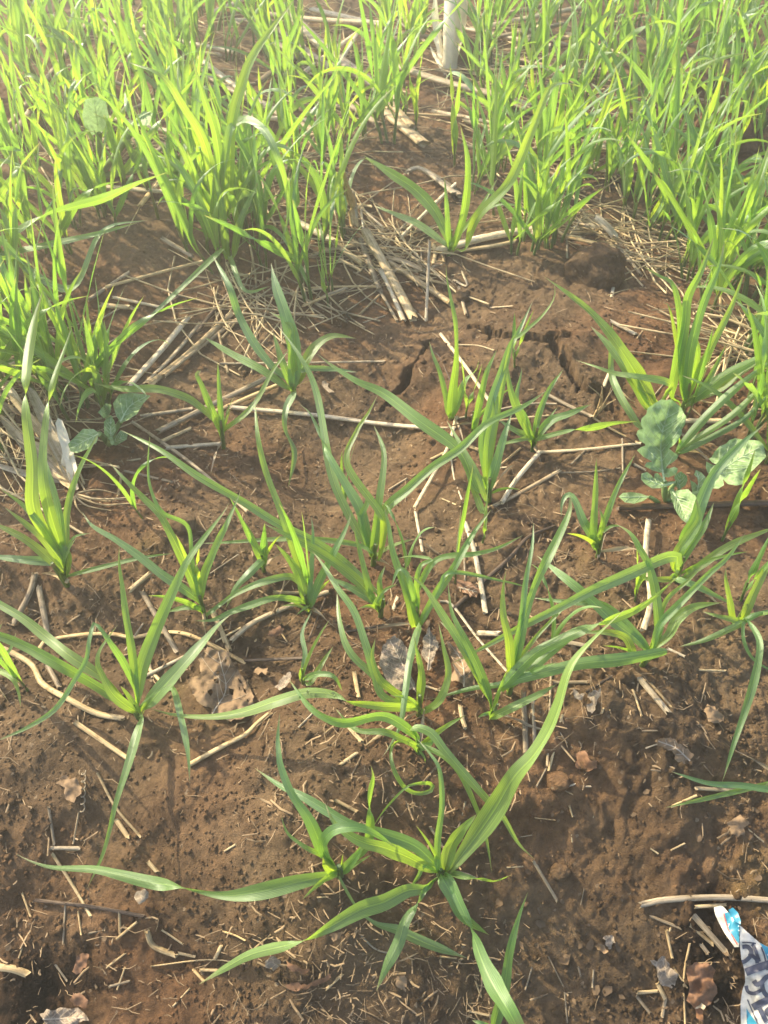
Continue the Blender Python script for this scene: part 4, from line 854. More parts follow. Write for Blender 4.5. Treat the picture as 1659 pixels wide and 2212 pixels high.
sheet('leaf', 12, pairs('1060 1075 1095 1000 1040 940 1010 900 995 850 1000 790 1040 812 1080 830 1110 822 1062 800 1030 760 1060 740 1085 690 1140 630 1210 600 1250 560 1310 540 1360 550 1420 560 1500 560 1570 570 1610 610 1625 680 1640 740 1590 790 1550 830 1500 880 1440 930 1440 980 1400 1030 1320 1045 1230 1030 1180 980 1190 1040 1130 1080'), (1070, 1020), (1620, 640), .024, .040, 'radish', rd, RL, 7, .006, .004, veins='1075 1010 1180 880 1330 770 1560 640', vmat='radish_vein', seed=3, lat=6)
sheet('leaf', 12, pairs('610 1095 640 1110 740 1090 810 1085 850 1130 890 1160 910 1220 900 1300 870 1370 820 1440 790 1450 740 1410 700 1360 660 1290 635 1200'), (640, 1100), (810, 1440), .020, .022, 'radish', rd, RL, 7, .006, .003, veins='640 1110 720 1230 790 1400', vmat='radish_vein', seed=4, lat=5)
sheet('leaf', 12, pairs('310 920 370 900 420 940 440 970 450 920 480 910 530 960 560 1010 640 1000 690 1000 600 1050 500 1075 420 1075 350 1030 305 980'), (690, 1005), (310, 950), .020, .032, 'radish', rd, RL, 7, .004, .003, veins='680 1008 540 1040 420 1000 330 950', vmat='radish_vein', seed=5, lat=4)
sheet('leaf', 12, pairs('665 930 730 895 790 940 800 990 780 1040 720 1090 680 1060 690 1010 660 970'), (710, 1090), (735, 900), .015, .030, 'radish', rd, RL, 6, .004, .002, veins='712 1085 725 920', vmat='radish_vein', seed=6, lat=3)
sheet('leaf', 12, pairs('830 990 870 1010 920 1050 900 960 870 930 890 880 950 910 990 950 1000 1020 980 1080 900 1150 850 1110'), (900, 1140), (900, 890), .012, .026, 'radish', rd, RL, 6, .004, .002, veins='905 1130 920 1000 900 900', vmat='radish_vein', seed=7, lat=3)
for pts, w, hs in (('585 1215 560 1130 552 1000', 24, [0, 1.2, 2.25]), ('590 1215 800 1160 960 1110 1080 1010', 22, [0, 1.4, 2, 2.4]), ('585 1215 600 1140 640 1100', 20, [0, 1.2, 2]), ('585 1200 620 1080 690 1005', 18, [.5, 1.4, 2]), ('588 1210 660 1150 712 1085', 14, [0, .8, 1.5]), ('595 1215 760 1190 905 1130', 14, [0, .7, 1.2])):
    stalk('petiole', 12, pairs(pts), w, hs, 'petiole', rd, RL)
CL = onground(*T2D(12, 490, 1232)); ct = empty('radish_sprout', CL); tag(ct, 'single oval pale seed leaf on the soil beside the radish', 'sprout')
sheet('seed_leaf', 12, pairs('65 1165 110 1125 200 1115 300 1130 390 1165 330 1210 230 1240 130 1225'), (390, 1165), (70, 1170), .010, .012, 'radish', ct, CL, 6, .003, .001, veins='388 1165 230 1170 90 1168', vmat='radish_vein', seed=8, lat=2)
stalk('petiole', 12, pairs('490 1232 440 1190 388 1163'), 16, [0, .8, 1.0], 'petiole', ct, CL)
RL = onground(*T2D(14, 720, 790)); rd = empty('radish_plant', RL); tag(rd, 'young radish plant with drooping leaves beside the dry maize husk', 'radish')
for ol, b, tp, h0, h1, vs in (('750 520 790 460 870 450 960 460 1000 470 950 520 910 590 850 630 800 650 770 600 758 560', (800, 640), (980, 470), .028, .035, '800 640 860 540 970 474'), ('450 790 500 740 550 690 620 690 660 720 640 780 590 820 510 850 470 840', (660, 720), (460, 820), .030, .022, '655 722 560 770 480 815'),
     ('690 640 740 600 760 640 770 700 740 760 690 720', (735, 760), (740, 610), .018, .032, '735 750 735 620'), ('740 760 800 700 850 720 840 760 770 800 730 790', (740, 780), (845, 730), .012, .014, '745 778 835 735'), ('650 580 700 520 740 530 730 590 690 620', (720, 600), (690, 530), .030, .040, '720 600 695 535')):
    sheet('leaf', 14, pairs(ol), b, tp, h0, h1, 'radish', rd, RL, 6, .005, .003, veins=vs, vmat='radish_vein', seed=int(b[0]), lat=4)
for pts in ('720 790 750 720 800 640', '720 790 690 750 660 720', '720 790 735 750', '720 790 745 778', '720 790 710 690 720 600'): stalk('petiole', 14, pairs(pts), 20, [0, 1.4, 2.6], 'petiole', rd, RL)
RL = onground(*T2D(1, 430, 760)); rd = empty('radish_plant', RL); tag(rd, 'young radish plant with a round backlit leaf in the left wheat stand', 'radish')
for ol, b, tp, h0, h1, vs in (('355 500 368 430 420 418 458 440 470 500 452 560 400 585 365 545', (430, 570), (400, 425), .075, .13, '425 565 405 430'), ('575 515 620 480 660 488 645 540 590 545', (585, 540), (655, 490), .09, .10, '590 538 650 495'), ('660 690 700 675 770 690 790 725 700 725', (670, 700), (785, 715), .04, .045, '672 702 780 715')):
    sheet('leaf', 1, pairs(ol), b, tp, h0, h1, 'radish', rd, RL, 8, .006, .004, veins=vs, vmat='radish_vein', seed=int(b[0]), lat=4)
for pts, hs in (('430 760 430 660 428 566', [0, 4, 7.6]), ('430 760 520 640 588 540', [0, 4.5, 9]), ('430 760 560 740 672 701', [0, 2, 4])): stalk('petiole', 1, pairs(pts), 22, hs, 'petiole', rd, RL)

# ------------------------------------------------------------------ dead leaves and scraps
DG = 'dead leaves and scraps on the soil'
def dead(t, ol, b, tp, mat, label, h=(.004, .006), wave=.0035, holes=(), veins=None, lat=5, step=5, fold=.0, name='dead_leaf', vm='dead_vein'):
    rj = random.Random(int(b[0] * 7 + b[1])); ol = pairs(ol)
    for amp in (.16, .14):                      # ragged torn margin
        nw = []
        for i, a in enumerate(ol):
            c = ol[(i + 1) % len(ol)]; k = rj.gauss(0, amp)
            nw += [a, ((a[0] + c[0]) / 2 - (c[1] - a[1]) * k, (a[1] + c[1]) / 2 + (c[0] - a[0]) * k)]
        ol = nw
    loc = onground(*T2D(t, *b)); o = sheet(name, t, ol, b, tp, h[0], h[1], mat, None, loc, step, fold, wave, [pairs(q) for q in holes], veins, vm, seed=int(abs(b[0])) % 97, lat=lat)
    tag(o, label, 'dead leaf', DG); return o
dead(13, '130 310 155 285 180 258 205 268 240 280 275 282 300 290 312 330 322 362 350 395 380 430 405 465 425 510 432 560 428 600 390 645 350 660 310 672 260 650 220 632 170 590 140 575 118 555 95 520 78 480 80 440 105 428 130 420 138 380', (200, 630), (240, 275), 'dead', 'large brown dead leaf full of insect holes', (.004, .010), .004, ('178 505 200 490 211 510 196 532', '300 488 326 495 322 526 300 520', '214 436 246 440 240 462 215 456', '230 392 248 394 245 408 232 408', '345 430 360 440 372 462 358 458', '375 480 392 500 396 520 380 508', '150 508 160 506 160 518', '395 545 410 556 404 568', '352 478 362 488 356 500', '275 330 284 328 286 342 276 344'), '205 628 280 500 260 380 238 285', 5)
dead(13, '1165 240 1185 215 1215 190 1260 230 1290 300 1296 360 1302 405 1335 510 1280 500 1230 492 1190 485 1170 440 1150 400 1125 350 1136 310 1140 290', (1330, 500), (1180, 215), 'dead_grey', 'pale grey dead leaf with a raised net of veins', (.006, .014), .003, (), '1325 495 1270 380 1225 290 1190 225', 8)
dead(13, '1370 270 1388 190 1405 135 1420 180 1455 230 1452 270 1440 300 1420 350 1400 395 1385 335', (1398, 390), (1406, 140), 'dead_grey', 'small pointed tan dead leaf standing near the veined grey one', (.003, .014), .003, (), '1398 388 1410 260 1406 150', 3)
dead(13, '1500 230 1560 260 1640 320 1662 400 1659 460 1600 490 1530 450 1545 390 1535 330', (1600, 485), (1510, 240), 'dead', 'crumpled tan dead leaf under the looping wheat leaves', (.003, .007), .005, (), '1598 480 1590 350 1520 245', 4)
dead(13, '550 480 580 440 600 420 625 400 650 390 645 420 640 450 610 480 580 500', (565, 490), (645, 395), 'dead_grey', 'torn whitish leaf scrap beside the tiny yellow shoot')
dead(13, '430 400 445 380 460 370 515 375 512 395 500 415 460 415', (435, 405), (510, 380), 'dead', 'short curled tan husk right of the holed leaf', (.003, .008), .003)
dead(13, '510 190 540 160 575 140 605 165 590 185 540 205', (515, 200), (600, 150), 'dead_red', 'reddish curled leaf bit above the tiny yellow shoot', (.002, .008))
dead(6, '1170 990 1195 978 1230 975 1262 985 1290 1010 1318 1030 1340 1050 1325 1068 1322 1090 1290 1080 1270 1082 1258 1050 1240 1030 1210 1022 1180 1012', (1330, 1080), (1175, 995), 'dead', 'torn orange tan leaf scrap lying alone on dark soil', (.003, .008), .003, (), '1322 1075 1260 1020 1185 990', 3)
dead(6, '878 800 905 770 935 758 930 800 918 830 898 872 880 860 900 820', (895, 868), (930, 762), 'dead_grey', 'small curled whitish husk below the long level blade', (.002, .012))
dead(6, '800 760 830 770 868 785 860 800 820 790', (865, 790), (805, 765), 'dead_grey', 'thin pale flake beside the curled whitish husk', (.002, .006))
dead(6, '315 290 360 300 410 330 400 370 350 350 318 330', (320, 330), (405, 345), 'dead_red', 'rusty brown leaf under the dark twig', (.003, .010), .004, (), '322 325 400 345', 3)
dead(6, '560 640 600 650 590 690 560 680', (565, 680), (595, 650), 'dead_grey', 'small grey flake at the foot of the tall erect seedling')
dead(6, '1380 860 1430 840 1470 880 1450 910 1400 905', (1385, 890), (1460, 875), 'dead', 'crumbly tan scrap below the pale short stalk pair', (.002, .006))
dead(6, '820 1050 880 1045 925 1070 920 1106 870 1120 825 1100', (825, 1090), (915, 1070), 'dead_red', 'brown curled bark flake beside the broad front blade', (.003, .012))
dead(8, '1150 830 1200 812 1235 845 1250 870 1262 920 1205 942 1180 900', (1215, 940), (1160, 825), 'dead_grey', 'translucent pale leaf wedge left of the printed packet', (.003, .010))
dead(8, '1310 860 1350 838 1400 842 1422 920 1412 1020 1380 1100 1345 1045 1320 950', (1375, 1090), (1350, 845), 'dead_red', 'rusty bark like leaf piece beside the printed packet', (.004, .010), .005)
dead(8, '1335 1015 1365 1010 1390 1030 1380 1045 1345 1040', (1340, 1035), (1385, 1030), 'straw_white', 'small curled cream husk below the rusty bark piece', (.004, .012))
dead(8, '910 768 930 758 955 772 970 792 945 798 922 785', (915, 772), (965, 790), 'dead', 'small oval tan seed husk on dark soil', (.002, .004)); dead(8, '945 735 985 722 1000 755 975 785 955 765', (950, 740), (985, 775), 'dead_grey', 'cream flake beside the small oval seed husk', (.002, .004))
dead(8, '1480 235 1540 200 1580 240 1560 290 1500 285', (1490, 280), (1560, 215), 'dead', 'tan crumpled scrap on the bare slope above the flat split stalk', (.002, .005))
dead(8, '50 910 90 895 100 930 95 970 60 950', (60, 950), (85, 900), 'dead', 'small tan chip in the front litter under the drooping pale blade', (.002, .005))
dead(7, '1230 938 1290 925 1340 930 1420 890 1455 868 1430 905 1400 925 1330 955 1275 965', (1235, 940), (1450, 872), 'dead_red', 'long torn rusty leaf strip in the front litter', (.003, .010))
dead(7, '300 1000 315 968 345 970 380 1002 368 1045 320 1030', (310, 1020), (365, 985), 'dead_red', 'brown curled chip beside the black charred patch', (.004, .010)); dead(7, '1145 835 1170 812 1200 825 1206 855 1180 878 1155 865', (1150, 860), (1195, 825), 'dead_grey', 'round pale flake under the lower long blade')
dead(7, '1420 722 1450 712 1478 704 1468 735 1440 752 1432 738', (1425, 730), (1472, 712), 'dead', 'cream leaf bit touching the lower long blade', (.003, .008)); dead(7, '240 65 300 48 340 60 352 110 320 150 280 130', (250, 80), (340, 120), 'dead', 'tan leaf scrap beside the coiled tendril')
dead(7, '330 812 360 798 385 805 375 850 350 885 312 880', (320, 870), (378, 810), 'dead_red', 'brown flake left of the white straw stub', (.003, .009)); dead(7, '170 1062 240 1045 310 1040 385 1092 300 1130 200 1110', (180, 1090), (370, 1080), 'dead_grey', 'wide pale curled leaf at the front edge of the litter', (.004, .014), .005, (), '185 1085 370 1080', 4)
dead(7, '1235 830 1280 850 1340 870 1320 890 1260 880', (1240, 840), (1330, 880), 'dead_red', 'small dark red leaf sliver above the rusty strip'); dead(7, '580 560 625 520 640 560 600 590', (585, 580), (632, 530), 'dead_grey', 'thin grey flake under the very long twisted blade')
dead(3, '1390 545 1420 550 1445 590 1420 590', (1395, 548), (1440, 588), 'dead_grey', 'small pale flake right of the broad bluish seedling')

# ------------------------------------------------------------------ printed packet
PKL = onground(*T2D(11, 1390, 980)); pk = empty('printed_packet', PKL); tag(pk, 'crumpled white and blue plastic packet with dark lettering half buried in litter', 'packet')
def pf(name, ol, mat, lift=0.0, step=8):
    o = sheet(name, 11, pairs(ol), (1340, 1400), (1900, 900), .010 + lift, .022 + lift, mat, pk, PKL, step, 0, .003, seed=9); return o
def pstroke(pts, w, lift=.0006):
    P = np.array(pairs(pts)); C, _ = resample(P, max(4, 5 * (len(P) - 1))); T = unit(np.gradient(C, axis=0)); nr = np.stack([-T[:, 1], T[:, 0]], 1) * w / 2
    ol = np.vstack([C + nr, (C - nr)[::-1]]); pf('letter', ' '.join(f'{a:.1f} {b:.1f}' for a, b in ol), 'ink', lift, 5)
pf('film', '1335 440 1400 500 1480 570 1560 640 1659 690 1800 760 2000 900 2100 1300 2050 1700 1800 1800 1500 1780 1350 1700 1345 1584 1340 1350 1360 1200 1395 1100 1390 980 1350 830 1330 640', 'white')
fl = sheet('flap', 11, pairs('1030 230 1110 210 1140 222 1200 290 1330 420 1328 560 1322 690 1270 692 1150 520 1080 390 1045 310'), (1330, 560), (1040, 230), .012, .004, 'white', pk, PKL, 7, 0, .002, seed=9)
sheet('printed_panel', 11, pairs('1150 300 1200 285 1325 425 1324 640 1310 640 1230 530 1200 480'), (1330, 560), (1040, 230), .0128, .0048, 'blue', fl, PKL, 7, 0, .002, seed=9)
sheet('printed_stripe', 11, pairs('1138 300 1152 298 1202 480 1308 660 1296 662 1188 482'), (1330, 560), (1040, 230), .0129, .0049, 'red', fl, PKL, 7, 0, .002, seed=9)
sheet('folded_edge', 11, pairs('1200 262 1250 232 1310 290 1345 390 1340 430 1290 400 1240 340'), (1330, 430), (1210, 250), .017, .012, 'blue', pk, PKL, 7, 0, .003, seed=12)
pf('printed_panel', '1560 642 1659 692 1780 755 1800 1000 1659 850 1610 720', 'blue', .0005); pf('printed_panel', '1410 1400 1440 1450 1520 1560 1600 1690 1430 1690 1412 1560', 'blue', .0005)
for q, w in (('1362 690 1420 688 1462 735 1450 800 1400 850 1358 868', 40), ('1440 760 1520 830 1535 880', 34), ('1475 655 1510 720 1560 860', 30), ('1400 985 1500 945 1620 905 1800 845', 74), ('1580 690 1620 800 1650 960', 14), ('1360 640 1440 640 1520 650', 12),
             ('1495 1080 1530 1125 1590 1095 1640 1040 1720 1020', 46), ('1590 1105 1600 1180 1640 1250 1720 1285', 42), ('1402 1140 1430 1210 1500 1228 1580 1190', 34), ('1480 1390 1600 1330 1800 1240', 66), ('1560 1400 1600 1480 1640 1560', 44), ('1420 1300 1470 1420 1540 1584', 12), ('1700 1380 1640 1440 1700 1500', 40), ('1700 1000 1720 1120 1800 1160', 40)):
    pstroke(q, w * 1.25)

# ------------------------------------------------------------------ STRAW
SG = 'straw and dry stalks lying on the soil'
SN = [0]
WORDS = {'straw': 'golden', 'straw_grey': 'grey weathered', 'straw_white': 'bleached pale', 'twig': 'dark brown'}
def straw(t, pts, w, mat='straw', where='', label=None, lift=None, flat_=.6, tip=1.0, name='straw', cat='straw'):
    SN[0] += 1; P = [T2D(t, *q) for q in (pairs(pts) if isinstance(pts, str) else pts)]
    m = depth_m(onground(*P[0])); r = w * .215 * m; n = len(P)
    A = [onground(q[0], q[1], r * .75 + (0 if lift is None else np.interp(i / (n - 1), np.linspace(0, 1, len(lift)), lift) * .01)) for i, q in enumerate(P)]
    pe = []
    if n == 2: A = [A[0], A[0] * .5 + A[1] * .5, A[1]]
    A = np.array(A); L3 = np.linalg.norm(np.diff(A, axis=0), axis=1).sum()
    # stiff stems rest on the bumps: sample soil under them and lift until they lie on top
    S, _ = resample(A, 12); over = max(0.0, max(gz(a[0], a[1]) + r * .5 - a[2] for a in S)); A[:, 2] += over * .75
    loc = A[0].copy(); me = tube_mesh(name, A - loc, [r * 1.05, r, r * tip], 8, max(6, 4 * n), flat_, jag=r * .9, seed=SN[0])
    o = link(name, me, mat); o.location = loc
    if label is None:
        ln = 'short' if L3 < .035 else ('long' if L3 > .11 else 'mid length'); th = 'thread thin' if r < .0007 else ('slim' if r < .0016 else 'thick')
        bent = ' bent' if n > 3 else ''
        label = f'{th} {ln}{bent} {WORDS[mat]} straw {where}'
    return tag(o, label, cat, SG)
g, wv, s_, tg = 'straw_grey', 'straw_white', 'straw', 'twig'
def many(t, where, rows):
    for pts, w, mat in rows: straw(t, pts, w * (1.25 if t in (1, 2) else 1), wv if t in (1, 2) and mat == s_ and w > 24 else mat, where, lift=[.6, .9] if t in (1, 2) else None)
straw(3, '556 562 700 402 815 262', 34, wv, label='thick bleached stalk, outermost of the slanting stalk bundle'); straw(3, '630 558 760 425 870 290', 22, g, label='slim grey stalk second in the slanting stalk bundle')
straw(3, '645 560 820 420 1000 252', 36, s_, label='thick golden stalk in the slanting stalk bundle'); straw(3, '708 522 860 400 1028 275', 26, g, label='grey ribbed stalk, innermost of the slanting stalk bundle')
straw(3, '680 772 900 662 1110 560 1262 480', 36, g, label='long thick grey stalk lying behind the curled tip seedling'); straw(3, '1000 655 1350 688 1659 728 1900 748', 24, wv, label='long straight bleached stalk crossing the red soil')
many(3, 'beside the left radish', [('900 690 1200 562', 26, s_), ('610 692 830 660', 24, g), ('720 832 960 814', 24, wv), ('570 720 800 880 980 1030 1070 1110', 18, g), ('700 800 822 745', 24, s_), ('540 930 740 976', 16, g), ('525 940 510 1040', 12, s_)])
many(3, 'near the slanting stalk bundle', [('950 466 1300 462 1659 456', 15, g), ('932 280 985 510', 14, s_), ('490 184 700 228', 18, wv), ('440 212 570 222', 36, s_), ('460 142 680 82 880 30', 22, s_), ('380 204 560 82', 26, g), ('1310 218 1400 182 1492 148', 18, s_), ('540 350 640 260 780 170', 12, tg), ('850 330 920 240 990 160', 20, tg), ('1100 160 1290 220', 8, s_)])
straw(9, '258 -20 300 140 330 270 352 430', 40, s_, label='upright broad golden stalk of the flattened sheaf', lift=[7, 4.5, 2, .3], flat_=.4); straw(9, '338 140 355 250 366 425', 20, wv, label='short white broken stub on the flattened sheaf', lift=[4, 2.4, .5])
straw(9, '430 460 560 690 650 850 828 1185', 46, s_, label='broadest golden stalk of the flattened sheaf', flat_=.45, lift=[1.5, 1.2, .8, .3]); straw(9, '560 780 640 930 756 1205', 22, wv, label='white split stalk along the flattened sheaf', lift=[1.2, .8, .3])
many(9, 'in the flattened sheaf', [('400 280 432 525', 12, wv), ('390 258 592 442', 14, wv), ('460 350 632 560', 12, s_), ('640 730 850 872 1000 972 1152 1076', 34, s_), ('400 530 480 750 562 962', 28, g), ('560 960 705 1212', 16, g), ('0 662 180 612 500 560', 24, s_), ('50 482 420 742', 36, s_), ('530 622 700 592 872 540', 12, s_), ('610 682 760 722 922 792', 32, g), ('600 775 900 862 1112 912', 16, s_), ('220 692 402 792', 18, s_), ('340 812 502 890', 10, g), ('700 480 790 390', 14, g), ('640 300 760 380 900 470', 14, g), ('430 540 540 700 600 740', 14, g), ('120 280 300 250 490 270', 18, s_), ('900 600 905 700', 10, g), ('660 540 830 580', 8, tg)])
straw(9, '972 540 958 850 942 1212', 17, wv, label='straight upright bleached straw standing below the flattened sheaf', lift=[3.5, 1.8, .2]); straw(9, '1060 620 1180 590 1400 532 1659 482 1920 440', 46, wv, label='thick bleached stalk lying left of the big round clod'); straw(9, '1070 660 1500 602 1680 562', 32, s_, label='golden stalk tucked under the thick bleached one')
many(9, 'on the soil below the flattened sheaf', [('0 942 260 932 530 932', 16, s_), ('20 1052 150 985 292 936', 18, g), ('390 1162 562 990', 14, s_), ('210 1092 312 1010', 8, s_), ('1210 930 1272 1162', 18, g), ('1170 870 1282 922 1240 800', 12, wv), ('820 1102 942 1222', 8, g), ('960 0 1092 82 1222 192', 30, g), ('1000 570 1020 640 1000 740', 22, s_), ('1050 600 1085 680 1090 730', 18, s_), ('990 760 1080 740', 16, wv), ('1470 1106 1660 1092', 10, wv), ('600 1170 420 1225', 10, g)])
straw(15, '500 40 640 170 722 272', 46, wv, label='split pale stalk leaning on the big round clod', lift=[2, 1.6, 1.2], flat_=.5)
many(15, 'around the big round clod', [('100 282 250 282 500 342 722 392', 15, s_), ('740 372 862 502 1012 692', 22, g), ('1120 604 1500 626', 15, s_), ('600 242 742 442', 13, wv), ('182 60 190 512', 9, g), ('1125 380 1130 680', 9, s_), ('640 930 840 870 1040 850 1080 890', 7, s_), ('700 810 680 950', 16, wv), ('500 300 740 180', 8, s_), ('820 440 980 240', 7, s_), ('740 790 910 722', 9, s_), ('1160 30 1165 200 1120 320', 6, s_), ('840 450 1040 350', 6, s_), ('230 192 400 150 540 170', 40, wv), ('200 230 520 210', 26, s_)])
PR = random.Random(5)
for i in range(16):
    x = PR.uniform(-60, 900); y = PR.uniform(-90, 160); straw(15, [(x, y), (x + PR.uniform(150, 420), y + PR.uniform(20, 200))], PR.uniform(7, 15), PR.choice([s_, g, s_]), 'in the fine litter behind the big round clod', lift=[PR.uniform(0, 1), PR.uniform(0, 1.5)])
straw(10, '208 168 400 420 572 672', 20, wv, label='straight pale straw slanting across the cracked soil')
many(10, 'below the soil crack', [('318 792 550 742 860 682 1060 682', 17, g), ('968 590 1150 690 1330 772', 24, g), ('640 800 900 768 1010 760', 12, s_), ('1330 778 1480 870 1659 962', 12, s_), ('845 572 890 568', 10, s_), ('330 240 480 245 600 280', 8, s_), ('130 290 200 330 290 530', 7, tg), ('0 850 180 850 320 850', 14, g)])
straw(10, '935 1030 1150 1020 1380 1000 1680 965', 18, wv, label='bleached straw level with the bent stalk joint'); straw(10, '938 1030 850 1130 760 1240 660 1400', 24, wv, label='bent bleached stalk dropping from the joint by the low spreading seedling', lift=[.8, .6, .4, .2])
many(4, 'around the upright seedling by the bent stalk', [('760 930 560 1040 430 1102', 20, g), ('312 706 270 850 130 1102', 18, wv), ('290 872 305 962 342 1066', 8, wv), ('500 915 620 905', 10, wv), ('500 905 590 830', 14, s_), ('1030 790 1032 940', 10, g), ('880 830 810 900', 12, g), ('760 940 900 935 1020 920', 8, g), ('360 820 410 838', 22, s_), ('250 1050 330 1085', 8, s_), ('20 1010 100 960', 12, g), ('200 880 260 850', 14, s_)])
many(4, 'near the radish', [('980 280 1086 336', 24, wv), ('948 570 985 480', 18, wv), ('1450 172 1462 300 1550 470', 13, s_), ('1480 312 1560 350 1622 392', 14, s_), ('1270 712 1495 714', 30, wv), ('1280 762 1402 882', 17, g), ('1080 900 1130 925', 18, g), ('1150 45 1310 58', 16, wv), ('1330 660 1400 720', 10, g), ('1170 600 1220 540', 10, g)])
straw(4, '1010 1092 1250 1084 1659 1072 1800 1070', 34, tg, label='long dark weathered stem lying below the radish'); straw(6, '300 420 420 310 545 198 625 108 740 60', 24, tg, label='dark crooked twig left of the long flat blade', tip=.6)
straw(6, '350 50 390 180 418 320 438 440', 24, wv, label='bent white stalk beside the dark crooked twig'); straw(6, '1142 30 1130 180 1150 382 1118 510', 24, wv, label='bleached stalk standing among the right hand seedlings', lift=[.6, .6, .5, .3])
many(6, 'near the tall erect seedling', [('135 0 166 176', 14, wv), ('240 388 292 402 400 542 532 692', 14, wv), ('730 736 882 734', 19, g), ('770 562 880 580', 24, g), ('180 752 302 792', 10, wv), ('60 365 40 420', 20, wv), ('0 487 122 484', 12, g), ('640 540 700 600', 8, g), ('345 180 352 320', 9, wv), ('460 430 540 400', 8, tg)])
straw(6, '400 524 502 527', 30, wv, label='short white stub with dark rings between two seedlings'); straw(6, '330 840 338 890 352 934', 26, s_, label='short golden stub below the bent seedling'); straw(6, '1104 724 1226 868', 32, wv, label='wider of the pale short stalk pair on dark soil'); straw(6, '1150 742 1242 846', 16, s_, label='thinner of the pale short stalk pair on dark soil')
many(6, 'beside the broad front blade', [('602 780 612 1042', 28, g), ('642 800 652 1052', 22, g), ('722 640 702 1106', 12, g), ('770 880 712 1120', 13, s_), ('870 782 982 714', 14, tg), ('1075 770 1112 882', 12, s_), ('960 730 975 860', 8, s_), ('1360 682 1475 686', 12, s_), ('1130 1022 1220 990', 8, wv), ('940 870 970 800', 10, s_), ('1225 590 1300 625', 16, wv), ('750 940 790 1000', 8, g)])
straw(5, '168 610 192 560 330 532 480 526 570 541 690 520 800 526 930 582 1058 652', 19, s_, label='long kinked golden straw arching above the holed leaf'); straw(5, '-30 570 130 655 182 742 300 812 420 872 532 892', 28, s_, label='thick curved tan stem snaking to the broad bladed seedling')
straw(5, '820 1092 950 1020 1060 962 1112 912 1165 868', 28, s_, label='curved tan twig on the soil below the holed leaf', tip=.7)
many(5, 'near the holed leaf', [('155 262 130 352 60 482', 32, g), ('168 322 212 562', 28, g), ('320 906 552 1066', 23, s_), ('918 430 992 602', 26, s_), ('1050 642 1322 630', 17, tg), ('630 662 702 742', 20, s_), ('600 722 800 622', 17, wv), ('612 342 762 602', 26, g), ('560 340 652 262', 28, s_), ('540 600 620 480', 10, g), ('1100 560 1180 470', 9, s_), ('860 800 990 690', 18, g), ('200 650 260 760', 26, g), ('640 620 660 720', 16, g), ('930 560 1040 500', 10, s_)])
many(5, 'near the seedling with pale arching blades', [('1000 562 1100 482 1280 402 1422 350', 28, g), ('1480 522 1659 488', 14, tg), ('1490 912 1562 992', 24, s_), ('1468 1092 1542 1040', 19, s_), ('1330 560 1422 330', 10, tg), ('1180 345 1300 350', 20, s_), ('1200 500 1240 560', 8, s_), ('1530 690 1550 800', 20, s_), ('910 272 1030 190', 8, g), ('1290 930 1350 870', 9, wv), ('1500 880 1400 960', 7, s_), ('1480 540 1600 610', 8, tg)])
many(7, 'in the front left litter', [('225 370 310 500 392 642', 13, s_), ('215 345 342 346', 20, g), ('420 20 500 170 610 300', 14, s_), ('500 220 556 302', 22, s_), ('635 708 662 770 762 812', 26, s_), ('500 742 592 664', 14, s_), ('515 620 518 716', 13, s_), ('460 862 542 800', 10, s_), ('650 856 900 828 1060 846', 7, s_), ('95 540 132 642', 9, s_), ('340 190 315 332', 10, g), ('212 168 236 332', 15, g), ('930 822 956 768', 17, s_), ('862 872 972 876', 14, s_), ('80 822 112 728', 8, s_), ('282 590 272 762', 10, g), ('338 620 352 722', 9, s_), ('-20 858 60 870 120 892', 36, s_), ('745 1032 822 950', 9, s_), ('835 870 882 922', 15, s_), ('700 700 792 762', 10, s_), ('540 860 505 960', 9, s_), ('470 945 560 920', 14, g), ('770 800 840 815', 14, s_), ('380 715 450 700', 10, g), ('150 570 400 600 620 640', 18, tg), ('960 705 1010 720 1060 745', 8, s_), ('240 850 290 920', 10, g)])
many(7, 'on bare soil near the foreground seedling', [('1448 138 1542 188', 17, s_), ('1408 958 1482 890', 15, s_), ('1560 725 1620 780 1680 800', 8, g), ('970 360 1020 330', 10, s_), ('1100 780 1170 720', 9, s_), ('640 405 680 450', 18, s_), ('1370 560 1420 555', 8, s_)])
many(8, 'on the bare slope right of the foreground seedling', [('645 402 748 576', 17, g), ('200 255 292 402', 15, g), ('352 145 318 272', 10, g), ('740 96 842 64', 9, wv), ('1240 170 1348 122', 12, s_), ('1350 88 1516 98', 19, g), ('810 288 813 322', 9, s_), ('702 0 658 82', 9, g), ('650 215 740 225', 6, s_), ('530 430 600 425', 7, s_), ('910 190 900 225', 6, s_), ('800 160 815 210', 10, s_), ('1150 345 1185 370', 9, s_), ('1240 355 1300 325', 8, s_), ('860 80 895 80', 10, wv), ('1530 230 1640 320', 8, s_), ('580 300 640 290', 6, g), ('985 490 980 540', 6, s_), ('850 590 865 520', 6, g)])
straw(8, '1108 592 1222 570 1470 560 1720 578', 36, g, label='flat split grey stalk lying above the printed packet', flat_=.5)
many(8, 'in the litter left of the printed packet', [('710 815 776 946', 8, g), ('1300 660 1422 762', 22, s_), ('1340 640 1482 802', 30, g), ('1220 700 1246 826', 15, s_), ('1095 972 1182 964', 16, s_), ('1320 760 1295 902 1300 1110', 10, s_), ('1180 930 1216 1002', 24, s_), ('780 970 792 1102', 9, g), ('365 1050 482 1076', 12, g), ('1150 640 1282 692', 17, g), ('1250 860 1310 950', 8, s_), ('1240 690 1225 730', 10, s_), ('1090 985 1150 1060', 16, g), ('640 860 610 960', 8, g), ('905 870 900 950', 8, g), ('840 860 850 900', 10, g), ('1370 760 1400 800', 20, g), ('240 815 340 825', 9, s_), ('1480 590 1340 600', 18, s_), ('395 920 420 990', 9, s_), ('1215 1000 1200 1080', 18, g), ('1520 750 1500 820', 8, g)])
